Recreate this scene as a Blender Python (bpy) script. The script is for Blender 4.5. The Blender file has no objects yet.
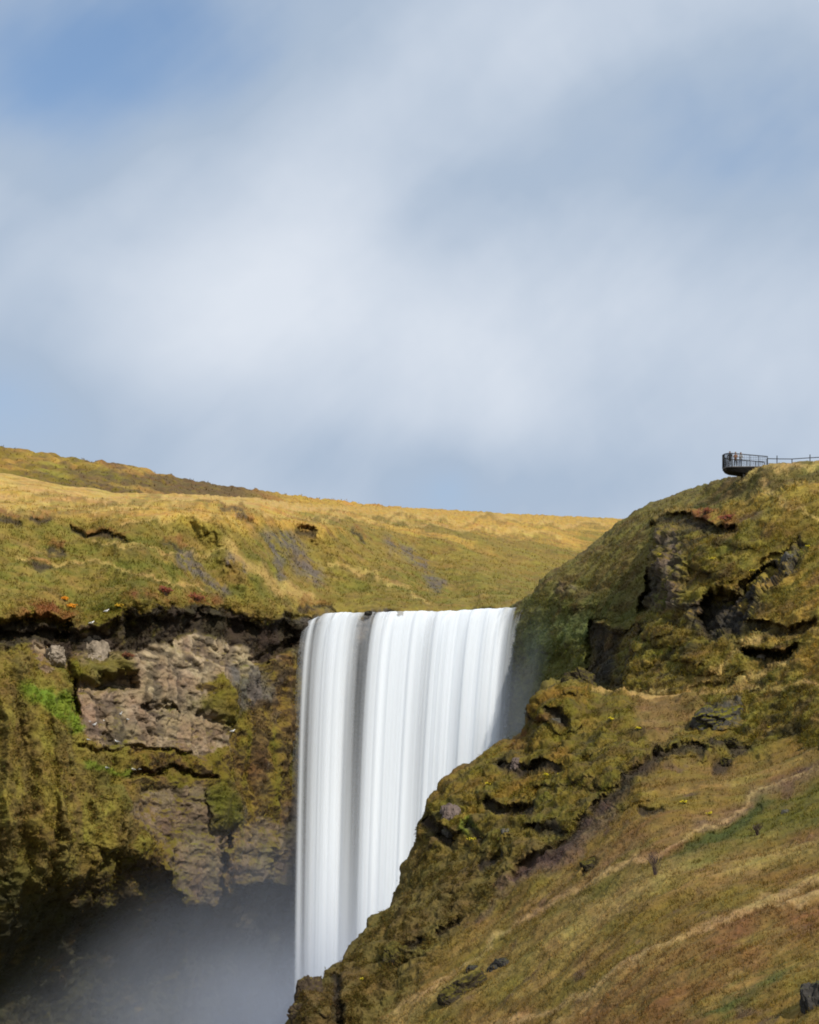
import bpy, bmesh, math, random
import numpy as np
from mathutils import Vector, Matrix

random.seed(7)
RNG = np.random.default_rng(11)
scene = bpy.context.scene
COL = scene.collection
FW, FH = 819, 1024
F = 2640.0          # focal length in pixels
HY = 1100.0         # pixel row of the horizon: the camera stands on the plain below the falls
CX = FW / 2


def W(u, v, y):
    """pixel + distance -> point"""
    u, v, y = np.broadcast_arrays(np.asarray(u, float), np.asarray(v, float), np.asarray(y, float))
    return np.stack([(u - CX) * y / F, y, (HY - v) * y / F], -1)


# ------------------------------------------------------------------ noise
_p = np.random.default_rng(3).permutation(256)
PERM = np.concatenate([_p, _p]).astype(np.int32)
_g = np.random.default_rng(5).normal(size=(256, 3))
GRAD = (_g / np.linalg.norm(_g, axis=1, keepdims=True)).astype(np.float32)


def perlin(x, y, z):
    x = np.asarray(x, np.float32); y = np.asarray(y, np.float32); z = np.asarray(z, np.float32)
    xi = np.floor(x).astype(np.int32); yi = np.floor(y).astype(np.int32); zi = np.floor(z).astype(np.int32)
    fx, fy, fz = x - xi, y - yi, z - zi
    fade = lambda t: t * t * t * (t * (t * 6 - 15) + 10)
    ux, uy, uz = fade(fx), fade(fy), fade(fz)

    def corner(i, j, k):
        h = PERM[(PERM[(PERM[(xi + i) & 255] + yi + j) & 255] + zi + k) & 255]
        g = GRAD[h]
        return g[..., 0] * (fx - i) + g[..., 1] * (fy - j) + g[..., 2] * (fz - k)
    lerp = lambda a, b, t: a + (b - a) * t
    x00 = lerp(corner(0, 0, 0), corner(1, 0, 0), ux); x10 = lerp(corner(0, 1, 0), corner(1, 1, 0), ux)
    x01 = lerp(corner(0, 0, 1), corner(1, 0, 1), ux); x11 = lerp(corner(0, 1, 1), corner(1, 1, 1), ux)
    return lerp(lerp(x00, x10, uy), lerp(x01, x11, uy), uz) * 1.6


def fbm(P, scale, octaves=4, seed=0, gain=.5, stretch=(1, 1, 1), ridged=False):
    s = np.zeros(P.shape[:-1], np.float32); a = 1.0; tot = 0; f = 1.0 / scale
    o = seed * 17.31
    for k in range(octaves):
        n = perlin(P[..., 0] * f / stretch[0] + o, P[..., 1] * f / stretch[1] + o * .7, P[..., 2] * f / stretch[2] - o)
        if ridged:
            n = 1 - 2 * np.abs(n)
        s += a * n; tot += a
        a *= gain; f *= 2.03; o += 5.7
    return s / tot


def worley(P, scale, seed=0, stretch=(1, 1, 1)):
    """F1, F2 and a random value per cell"""
    q = np.stack([P[..., i] / (scale * stretch[i]) for i in range(3)], -1).astype(np.float32) + seed * 7.77
    qi = np.floor(q).astype(np.int32); fr = q - qi
    f1 = np.full(q.shape[:-1], 9., np.float32); f2 = f1.copy(); cid = np.zeros(q.shape[:-1], np.float32)
    for i in (-1, 0, 1):
        for j in (-1, 0, 1):
            for k in (-1, 0, 1):
                h = PERM[(PERM[(PERM[(qi[..., 0] + i) & 255] + qi[..., 1] + j) & 255] + qi[..., 2] + k) & 255]
                o = GRAD[h] * .45 + .5
                d = (o[..., 0] + i - fr[..., 0]) ** 2 + (o[..., 1] + j - fr[..., 1]) ** 2 + (o[..., 2] + k - fr[..., 2]) ** 2
                near = d < f1
                f2 = np.where(near, f1, np.minimum(f2, d))
                cid = np.where(near, h / 255., cid)
                f1 = np.where(near, d, f1)
    return np.sqrt(f1), np.sqrt(f2), cid


def sstep(a, b, x):
    t = np.clip((x - a) / (b - a), 0, 1)
    return t * t * (3 - 2 * t)


# ------------------------------------------------------------------ masks over the (u, v) layout of a sheet
def seg_dist(U, V, pts):
    d = np.full(U.shape, 1e9)
    for (x0, y0), (x1, y1) in zip(pts[:-1], pts[1:]):
        dx, dy = x1 - x0, y1 - y0
        t = np.clip(((U - x0) * dx + (V - y0) * dy) / (dx * dx + dy * dy + 1e-9), 0, 1)
        d = np.minimum(d, np.hypot(U - x0 - t * dx, V - y0 - t * dy))
    return d


def inside(U, V, pts):
    r = np.zeros(U.shape, bool)
    n = len(pts)
    for i in range(n):
        x0, y0 = pts[i]; x1, y1 = pts[(i + 1) % n]
        if y0 == y1:
            continue
        c = ((y0 > V) != (y1 > V)) & (U < (x1 - x0) * (V - y0) / (y1 - y0) + x0)
        r ^= c
    return r


def poly(U, V, pts, feather=4.):
    d = seg_dist(U, V, list(pts) + [pts[0]])
    d = np.where(inside(U, V, pts), d, -d)
    return sstep(-feather, feather, d)


def stroke(U, V, pts, width, feather=None):
    feather = feather or width * .7
    return 1 - sstep(width - feather, width + feather, seg_dist(U, V, pts))


def blob(U, V, cx, cy, rx, ry, rot=0, soft=.5):
    c, s = math.cos(math.radians(rot)), math.sin(math.radians(rot))
    dx, dy = U - cx, V - cy
    a = (dx * c + dy * s) / rx; b = (-dx * s + dy * c) / ry
    return 1 - sstep(1 - soft, 1 + soft, np.hypot(a, b))


def dome(U, V, cx, cy, rx, ry, rot=0):
    c, s = math.cos(math.radians(rot)), math.sin(math.radians(rot))
    dx, dy = U - cx, V - cy
    a = (dx * c + dy * s) / rx; b = (-dx * s + dy * c) / ry
    return np.sqrt(np.clip(1 - a * a - b * b, 0, 1))


def tps(ctrl, U, V):
    c = np.array(ctrl, float); x = c[:, :2] / 100.; val = c[:, 2]
    n = len(c)
    ker = lambda r2: np.where(r2 > 0, r2 * np.log(np.maximum(r2, 1e-12)), 0)
    K = ker(((x[:, None] - x[None]) ** 2).sum(-1)) + np.eye(n) * .02
    A = np.zeros((n + 3, n + 3)); A[:n, :n] = K; A[:n, n] = 1; A[:n, n + 1:] = x; A[n, :n] = 1; A[n + 1:, :n] = x.T
    w = np.linalg.solve(A, np.concatenate([val, [0, 0, 0]]))
    u, v = U / 100., V / 100.
    out = w[n] + w[n + 1] * u + w[n + 2] * v
    for i in range(n):
        out = out + w[i] * ker((u - x[i, 0]) ** 2 + (v - x[i, 1]) ** 2)
    return out


def blur_rows(A, k):
    for ax in (0, 1):
        pad = [(0, 0), (0, 0)]; pad[ax] = (k, k)
        B = np.pad(A, pad, mode='edge'); C = np.zeros_like(A)
        for i in range(2 * k + 1):
            sl = [slice(None), slice(None)]; sl[ax] = slice(i, i + A.shape[ax])
            C += B[tuple(sl)]
        A = C / (2 * k + 1)
    return A


def normals(P):
    du = np.gradient(P, axis=1); dv = np.gradient(P, axis=0)
    n = np.cross(du, dv)
    n /= np.linalg.norm(n, axis=-1, keepdims=True) + 1e-9
    flip = (n * P).sum(-1) > 0          # towards the valley
    n[flip] *= -1
    return n


def mix(c, col, m):
    m = np.clip(m, 0, 1)[..., None]
    return c * (1 - m) + np.array(col) * m


# ground covers: albedos (linear), the soil tone doubling as painted shade
GOLD = (.40, .245, .048); STRAW = (.44, .30, .10); OLIVE = (.160, .112, .018); GREEN = (.080, .082, .011)
BRIGHT = (.115, .17, .013); MOSS = (.112, .092, .010); HEATH = (.135, .075, .026); BROWN = (.10, .065, .022); SOIL_SHADE = (.030, .022, .016)
TAN = (.255, .185, .11); GREY = (.11, .10, .092); DARK = (.045, .041, .038); SCREE = (.10, .082, .078)
RUST = (.19, .065, .022); PLUM = (.10, .058, .052)


# ------------------------------------------------------------------ object helpers
def tag(o, label, cat, group=None, kind=None):
    o['label'] = label; o['category'] = cat
    if group: o['group'] = group
    if kind: o['kind'] = kind
    return o


def obj_from(name, verts, faces, mat=None, parent=None, smooth=True):
    me = bpy.data.meshes.new(name)
    me.from_pydata([tuple(v) for v in verts], [], [tuple(f) for f in faces])
    if smooth:
        me.polygons.foreach_set('use_smooth', [True] * len(me.polygons))
    o = bpy.data.objects.new(name, me); COL.objects.link(o)
    if mat: me.materials.append(mat)
    if parent: o.parent = parent
    return o


def big_mesh(name, co, quads, mat, attrs=None, smooth=True, tri=False):
    k = 3 if tri else 4
    me = bpy.data.meshes.new(name)
    me.vertices.add(len(co)); me.vertices.foreach_set('co', np.ascontiguousarray(co, np.float32).ravel())
    me.loops.add(quads.size); me.loops.foreach_set('vertex_index', np.ascontiguousarray(quads, np.int32).ravel())
    me.polygons.add(len(quads)); me.polygons.foreach_set('loop_start', np.arange(0, quads.size, k, dtype=np.int32))
    me.update(calc_edges=True)
    me.polygons.foreach_set('use_smooth', np.full(len(quads), smooth))
    for an, data in (attrs or {}).items():
        if data.ndim == 2:
            a = me.color_attributes.new(an, 'FLOAT_COLOR', 'POINT')
            d = np.ones((len(co), 4), np.float32); d[:, :3] = data
            a.data.foreach_set('color', d.ravel())
        else:
            a = me.attributes.new(an, 'FLOAT', 'POINT')
            a.data.foreach_set('value', data.astype(np.float32))
    me.materials.append(mat)
    me.validate()
    o = bpy.data.objects.new(name, me); COL.objects.link(o)
    return o


def empty(name, loc, rz=0.0):
    o = bpy.data.objects.new(name, None); COL.objects.link(o)
    o.location = loc; o.rotation_euler = (0, 0, rz); o.empty_display_size = .2
    return o


def nodes_of(name):
    m = bpy.data.materials.new(name); m.use_nodes = True
    nt = m.node_tree; nt.nodes.clear()
    return m, nt, nt.nodes.new, nt.links.new


def simple_mat(name, col, rough=.8, var=.25, scale=3., metal=0., spec=.3, bump=.0):
    m, nt, N, L = nodes_of(name)
    out = N('ShaderNodeOutputMaterial'); b = N('ShaderNodeBsdfPrincipled'); L(b.outputs[0], out.inputs[0])
    tc = N('ShaderNodeTexCoord'); nz = N('ShaderNodeTexNoise'); nz.inputs['Scale'].default_value = scale; nz.inputs['Detail'].default_value = 5
    L(tc.outputs['Object'], nz.inputs['Vector'])
    rp = N('ShaderNodeMapRange'); rp.inputs[1].default_value = .3; rp.inputs[2].default_value = .7
    rp.inputs[3].default_value = 1 - var; rp.inputs[4].default_value = 1 + var
    L(nz.outputs[0], rp.inputs[0])
    mx = N('ShaderNodeVectorMath'); mx.operation = 'SCALE'; mx.inputs[0].default_value = col; L(rp.outputs[0], mx.inputs['Scale'])
    L(mx.outputs[0], b.inputs['Base Color'])
    b.inputs['Roughness'].default_value = rough; b.inputs['Metallic'].default_value = metal
    b.inputs['Specular IOR Level'].default_value = spec
    if bump:
        bp = N('ShaderNodeBump'); bp.inputs['Strength'].default_value = bump; bp.inputs['Distance'].default_value = .1
        L(nz.outputs[0], bp.inputs['Height']); L(bp.outputs[0], b.inputs['Normal'])
    return m


def terrain_mat(name, s1=.9, s2=3.2, contrast=.55, bump=.6):
    m, nt, N, L = nodes_of(name)
    out = N('ShaderNodeOutputMaterial'); b = N('ShaderNodeBsdfPrincipled'); L(b.outputs[0], out.inputs[0])
    at = N('ShaderNodeAttribute'); at.attribute_name = 'cover'
    wet = N('ShaderNodeAttribute'); wet.attribute_name = 'wet'
    tc = N('ShaderNodeTexCoord')
    n1 = N('ShaderNodeTexNoise'); n1.inputs['Scale'].default_value = s1; n1.inputs['Detail'].default_value = 6; n1.inputs['Roughness'].default_value = .65
    n2 = N('ShaderNodeTexNoise'); n2.inputs['Scale'].default_value = s2; n2.inputs['Detail'].default_value = 4; n2.inputs['Roughness'].default_value = .7
    n3 = N('ShaderNodeTexNoise'); n3.inputs['Scale'].default_value = s1 * .35; n3.inputs['Detail'].default_value = 5
    for n in (n1, n2, n3): L(tc.outputs['Object'], n.inputs['Vector'])
    ad = N('ShaderNodeMath'); ad.operation = 'ADD'; L(n1.outputs[0], ad.inputs[0]); L(n2.outputs[0], ad.inputs[1])
    rp = N('ShaderNodeMapRange'); rp.inputs[1].default_value = .65; rp.inputs[2].default_value = 1.35
    rp.inputs[3].default_value = 1 - contrast; rp.inputs[4].default_value = 1 + contrast
    L(ad.outputs[0], rp.inputs[0])
    sc = N('ShaderNodeVectorMath'); sc.operation = 'SCALE'; L(at.outputs['Color'], sc.inputs[0]); L(rp.outputs[0], sc.inputs['Scale'])
    hs = N('ShaderNodeHueSaturation')
    r2 = N('ShaderNodeMapRange'); r2.inputs[1].default_value = .3; r2.inputs[2].default_value = .7; r2.inputs[3].default_value = .48; r2.inputs[4].default_value = .52
    L(n3.outputs[0], r2.inputs[0]); L(r2.outputs[0], hs.inputs['Hue'])
    L(sc.outputs[0], hs.inputs['Color'])
    L(hs.outputs[0], b.inputs['Base Color'])
    ro = N('ShaderNodeMapRange'); ro.inputs[3].default_value = .95; ro.inputs[4].default_value = .32
    L(wet.outputs['Fac'], ro.inputs[0]); L(ro.outputs[0], b.inputs['Roughness'])
    b.inputs['Specular IOR Level'].default_value = .25
    bp = N('ShaderNodeBump'); bp.inputs['Strength'].default_value = bump; bp.inputs['Distance'].default_value = .35
    L(ad.outputs[0], bp.inputs['Height']); L(bp.outputs[0], b.inputs['Normal'])
    return m


# ------------------------------------------------------------------ terrain sheets
class Sheet:
    def __init__(self, u0, u1, nu, top, bottom, nv, warp_seed=1, warp=5., dist=280., far=None):
        self.u = np.linspace(u0, u1, nu)
        if far is not None:                 # the ground carries on past the frame, less finely
            self.u = np.concatenate([np.arange(far, u0 - 1.5, 3.), self.u]) if far < u0 else np.concatenate([self.u, np.arange(u1 + 3., far, 3.)])
        nu = len(self.u)
        t = np.linspace(0, 1, nv)[:, None]
        tx, ty = zip(*top)
        self.top = np.interp(self.u, tx, ty)
        self.top_poly = list(top)
        self.U = np.broadcast_to(self.u[None], (nv, nu)).copy()
        self.V = self.top[None] + t * (bottom - self.top[None])
        Q = W(self.U, self.V, dist)          # only to warp the cover outlines naturally
        self.wu = self.U + fbm(Q, 3.2, 5, warp_seed, .6) * warp
        self.wv = self.V + fbm(Q, 3.2, 5, warp_seed + 1, .6) * warp

    def finish(self, name, Ybase, Ystep, disp_fn, cover_fn, mat, back=(8, 3., .35)):
        U, V = self.U, self.V
        P0 = W(U, V, Ybase)
        N = normals(P0)
        P1 = W(U, V, Ybase + Ystep)
        h = disp_fn(P1, self)
        P = P1 + N * h[..., None]
        n2 = normals(P)
        cover, wet = cover_fn(P1, n2, self)
        self.P, self.N, self.cover = P, n2, cover
        k, step, drop = back
        tops = [P]; cs = [cover]; ws = [wet]
        for i in range(1, k + 1):
            d = step * i ** 1.6
            q = P[:1].copy(); s = 1 + d / q[..., 1:2]
            q[..., 0:1] *= s; q[..., 1] += d; q[..., 2] -= drop * d
            tops.insert(0, q); cs.insert(0, cover[:1]); ws.insert(0, wet[:1])
        A = np.concatenate(tops, 0); C = np.concatenate(cs, 0); Wt = np.concatenate(ws, 0)
        nv, nu = A.shape[:2]
        idx = np.arange(nv * nu).reshape(nv, nu)
        quads = np.stack([idx[:-1, :-1], idx[1:, :-1], idx[1:, 1:], idx[:-1, 1:]], -1).reshape(-1, 4)
        return big_mesh(name, A.reshape(-1, 3), quads, mat, {'cover': C.reshape(-1, 3), 'wet': Wt.reshape(-1)})

    def at(self, u, v):
        """displaced point and normal of the sheet nearest to a layout position"""
        j = int(np.argmin(np.abs(self.u - u)))
        i = int(np.clip(np.argmin(np.abs(self.V[:, j] - v)), 1, self.V.shape[0] - 2))
        return Vector(self.P[i, j]), Vector(self.N[i, j]), self.cover[i, j]


def profile(S, keys_u, curves):
    """curves: list of (v list, Y list) from the skyline down; linear in between"""
    vs = [np.interp(S.u, keys_u, c[0]) for c in curves]; ys = [np.interp(S.u, keys_u, c[1]) for c in curves]
    out = np.zeros_like(S.U)
    for j in range(len(S.u)):
        out[:, j] = np.interp(S.V[:, j], [v[j] for v in vs], [y[j] for y in ys])
    return blur_rows(out, 2)


# ---- 1. the left valley side: cliff face, grass slope above it, golden shoulder
MAT_GRASS = terrain_mat('turf_and_rock'); MAT_HILL = terrain_mat('hill_turf', .5, 2.2, .36, .5); MAT_SLOPE = terrain_mat('slope_turf', .8, 3., .36, .5)
ku = [-80, 0, 60, 120, 200, 260, 300, 350, 420, 520, 640]
C = Sheet(-80, 860, 1044,
          [(-80, 470), (0, 473), (30, 478), (60, 484), (100, 490), (130, 493.5), (165, 494), (200, 494.5), (240, 497), (270, 500), (300, 503), (340, 505), (380, 506.5), (420, 508), (470, 511), (520, 514), (570, 516), (620, 518.5), (640, 520)],
          1135., 760, 3, 17., 285., -700)
Yc = profile(C, ku, [
    ([470, 473, 484, 493, 494, 498, 503, 505, 508, 514, 520], [345, 350, 352, 358, 385, 430, 470, 510, 560, 620, 700]),
    ([498, 498, 500, 503, 502, 503, 508, 514, 518, 524, 532], [318, 318, 320, 324, 332, 345, 368, 395, 430, 480, 540]),
    ([516, 516, 516, 517, 515, 516, 523, 530, 540, 550, 565], [291, 292, 294, 298, 304, 315, 332, 348, 372, 400, 430]),
    ([616, 616, 618, 604, 599, 607, 612, 611, 610, 608, 606], [270, 271, 274, 279, 288, 296, 304, 308, 309, 310, 312]),
    ([1140] * 11, [262, 263, 268, 276, 286, 295, 305, 311, 312, 313, 314])])
U, V = C.wu, C.wv
TANROCK = [(18, 640), (55, 642), (68, 662), (80, 630), (112, 630), (122, 645), (150, 640), (196, 630), (215, 640), (252, 645), (262, 662), (250, 684), (238, 680), (228, 690), (216, 682), (190, 684), (222, 700),
           (232, 728), (232, 752), (205, 758), (172, 748), (130, 752), (95, 742), (78, 730), (78, 700), (72, 680), (95, 672), (72, 662), (52, 672), (30, 660)]
LOWROCK = [(132, 792), (165, 778), (205, 780), (216, 796), (225, 830), (240, 838), (234, 880), (222, 902), (200, 908), (180, 896), (160, 860), (140, 830), (126, 815)]
RIGHTROCK = [(228, 826), (262, 818), (300, 812), (300, 880), (258, 885), (240, 890), (232, 860)]
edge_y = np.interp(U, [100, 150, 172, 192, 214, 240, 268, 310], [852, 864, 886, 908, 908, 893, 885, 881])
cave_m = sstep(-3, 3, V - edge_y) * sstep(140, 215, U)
CAVE_SHADE = [(-800, 880), (20, 872), (60, 884), (110, 892), (150, 896), (172, 902), (192, 908), (214, 908), (240, 892), (268, 884), (310, 880), (330, 1200), (-800, 1200)]
st = np.zeros_like(U)
below_lip = lambda off: None
lipv = np.interp(C.u, ku, [616, 616, 618, 606, 601, 608, 613, 612, 611, 609, 607])[None]
lipv = lipv + (fbm(W(C.U, C.V, 285.), 2.4, 4, 8, .6) * 16 + 3) * np.interp(C.u, [0, 300, 315], [1, 1, 0])[None]
under = sstep(2, 5, C.V + fbm(W(C.U, C.V, 285.), 2.2, 4, 9) * 7 - lipv - 8)
st += under * 1.6 * sstep(330, 300, C.U)
soil_shade_band = poly(U, V, [(-800, 620), (60, 618), (72, 634), (110, 632), (122, 606), (160, 603), (210, 606), (255, 614), (308, 618), (300, 640), (290, 655), (262, 664), (250, 650), (215, 642), (195, 634), (150, 645), (120, 652), (75, 650), (66, 662), (40, 645), (10, 646), (-800, 645)], 3.)
st += soil_shade_band * (.9 + 1.5 * fbm(W(C.U, C.V, 285.), 1.6, 4, 12))
st += poly(U, V, [(-10, 618), (66, 618), (62, 640), (-10, 640)], 2.) * 2.2
st += poly(U, V, [(100, 672), (134, 668), (136, 690), (128, 694), (116, 690), (96, 688)], 5.) * 2.2      # dark recess under the tuft
st -= poly(U, V, [(68, 660), (136, 652), (136, 672), (100, 680), (70, 678)], 5.) * 1.6                     # the tuft
st += stroke(U, V, [(74, 680), (74, 700), (78, 712)], 4, 3) * 2.0
st += stroke(U, V, [(262, 660), (280, 650), (292, 648)], 6, 3) * 2.2
st += stroke(U, V, [(30, 652), (50, 652)], 5, 3) * 1.5
st += stroke(U, V, [(140, 712), (176, 713)], 2.2, 1.5) * 1.2
st += stroke(U, V, [(80, 748), (150, 750), (190, 752)], 2.5, 2) * .8
st += stroke(U, V, [(130, 777), (170, 772), (212, 778)], 3, 2) * 1.4
st -= poly(U, V, [(-800, 660), (20, 650), (60, 690), (75, 730), (78, 800), (100, 845), (80, 870), (40, 900), (-10, 985), (-800, 985)], 22.) * 4.   # mossy buttress
for (a, w, d) in ((8, 9, 2.), (36, 7, 1.6), (64, 8, 2.2), (95, 9, 1.5), (120, 6, 1.2)):
    st -= stroke(U, V, [(a - 4, 700), (a, 760), (a + 3, 840), (a + 2, 900)], w, w * .8) * d * .6
st -= poly(U, V, [(120, 790), (160, 835), (180, 880), (196, 906), (170, 900), (140, 870), (100, 850), (90, 800)], 8.) * 2.2
st += cave_m * 6. + poly(U, V, CAVE_SHADE, 55.) * (6 + 14 * sstep(880, 1040, C.V))  # recess exaggerated downwards so the lower wall falls into shade
st -= dome(U, V, 222, 805, 17, 22) * 2.0
st -= poly(U, V, [(195, 700), (222, 690), (240, 705), (238, 725), (225, 730), (215, 715)], 6.) * 1.3
st += stroke(U, V, [(231, 830), (229, 870), (224, 900)], 2.5, 2) * 2
for pts, w, d in (([(262, 520), (285, 560), (320, 600)], 26, 4.5), ([(186, 540), (215, 590)], 16, 2.6), ([(60, 520), (80, 590)], 30, 2.5), ([(380, 525), (430, 570), (470, 600)], 30, 9.), ([(480, 530), (530, 575)], 26, 10.), ([(560, 530), (600, 560)], 20, 9.)):
    st += stroke(U, V, pts, w, w) * d
for pts, w, d in (([(225, 520), (255, 560), (300, 602)], 20, 3.2), ([(130, 518), (150, 560), (150, 596)], 26, 2.6), ([(330, 518), (380, 560), (410, 600)], 20, 5.), ([(440, 525), (500, 590)], 18, 6.), ([(60, 503), (120, 500), (180, 497)], 7, 2.5)):
    st -= stroke(U, V, pts, w, w) * d
# erosion scars of the slope above: small steps under an overhanging sward
SCARS = [([(-20, 521), (8, 520), (20, 523)], 4.5, 1.7), ([(33, 521), (42, 523)], 4, 1.2), ([(70, 528), (90, 533), (108, 533)], 4, 1.2), ([(112, 537), (126, 539)], 5, 1.3),
         ([(222, 511), (236, 512), (254, 520)], 3.2, 1.8), ([(294, 534), (314, 535)], 4, 1.6), ([(352, 536), (366, 540)], 3, 1.), ([(35, 568), (48, 569)], 5, .8), ([(52, 550), (62, 552)], 5, .8),
         ([(165, 538), (180, 545)], 3, .7), ([(300, 610), (318, 607), (330, 611)], 4, 1.2)]
for pts, w, d in SCARS:
    st += stroke(U, V, pts, w * .8, 2.6) * d * .9


def disp_c(P, S):
    cliff = sstep(-2, 8, S.V - lipv)
    h = fbm(P, 14, 5, 21) * 1.1 * sstep(0, 12, S.V - S.top[None])
    h += fbm(P, 3.2, 4, 22) * .45 * (1 - .4 * cliff)
    far = np.clip(300. / P[..., 1], .3, 1)
    f1, f2, cid = worley(P, 1.3, 2)
    h += (1 - cliff) * (1 - np.clip(f1, 0, 1)) * .35 * far * sstep(40, 90, S.V - S.top[None] + 30)
    S.rock = np.maximum.reduce([poly(U, V, TANROCK, 7.), poly(U, V, LOWROCK, 9.), poly(U, V, RIGHTROCK, 10.) * .9])
    # columnar blocks and strata
    Pw = P + np.stack([fbm(P, 1.5, 3, 81), fbm(P, 1.5, 3, 82), fbm(P, 1.5, 3, 83)], -1) * .9
    g1, g2, gid = worley(Pw, 2.7, 5, (1, 1.3, 1.5)); k1, k2, kid = worley(Pw, .95, 6, (1.3, 1, .7))
    S.crack = np.clip((g2 - g1) * 3, 0, 1) * .6 + np.clip((k2 - k1) * 3, 0, 1) * .4
    blocks = (gid - .5) * 1.3 + np.clip((g2 - g1) * 3, 0, .5) * .7 + (kid - .5) * .35 + np.clip((k2 - k1) * 3, 0, .4) * .3 + fbm(P, .8, 4, 84, .6) * .35
    strata = fbm(Pw, 1.2, 3, 31, stretch=(7, 7, .7)) * .7
    S.strata = strata
    Pc = P + np.stack([fbm(P, 2., 3, 85), fbm(P, 2., 3, 86), fbm(P, 2., 3, 87)], -1) * .6
    S.fiss = np.maximum(sstep(.60, .82, fbm(Pc, 2.6, 2, 88, .5, (3.2, 2.5, .8), True)), sstep(.66, .86, fbm(Pc, 2.4, 2, 89, .5, (.8, 1, 3.2), True)) * .8)
    h -= S.rock * S.fiss * .2
    h += S.rock * (blocks * .42 + strata * .6)
    band = sstep(0, 10, S.V - lipv) * sstep(40, 20, S.V - lipv)
    veg = cliff * (1 - S.rock)
    h += veg * ((1 - np.clip(f1, 0, 1)) * .4 + fbm(P, 1.8, 4, 24, ridged=True) * .55 + fbm(P, 2.2, 3, 25, stretch=(1, 1, 4)) * 1.0)
    h += sstep(20, 60, S.V - lipv) * fbm(P, 5., 4, 26, stretch=(1, 1, 2.2)) * 1.6 * (1 - S.rock * .6)
    return h


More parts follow.
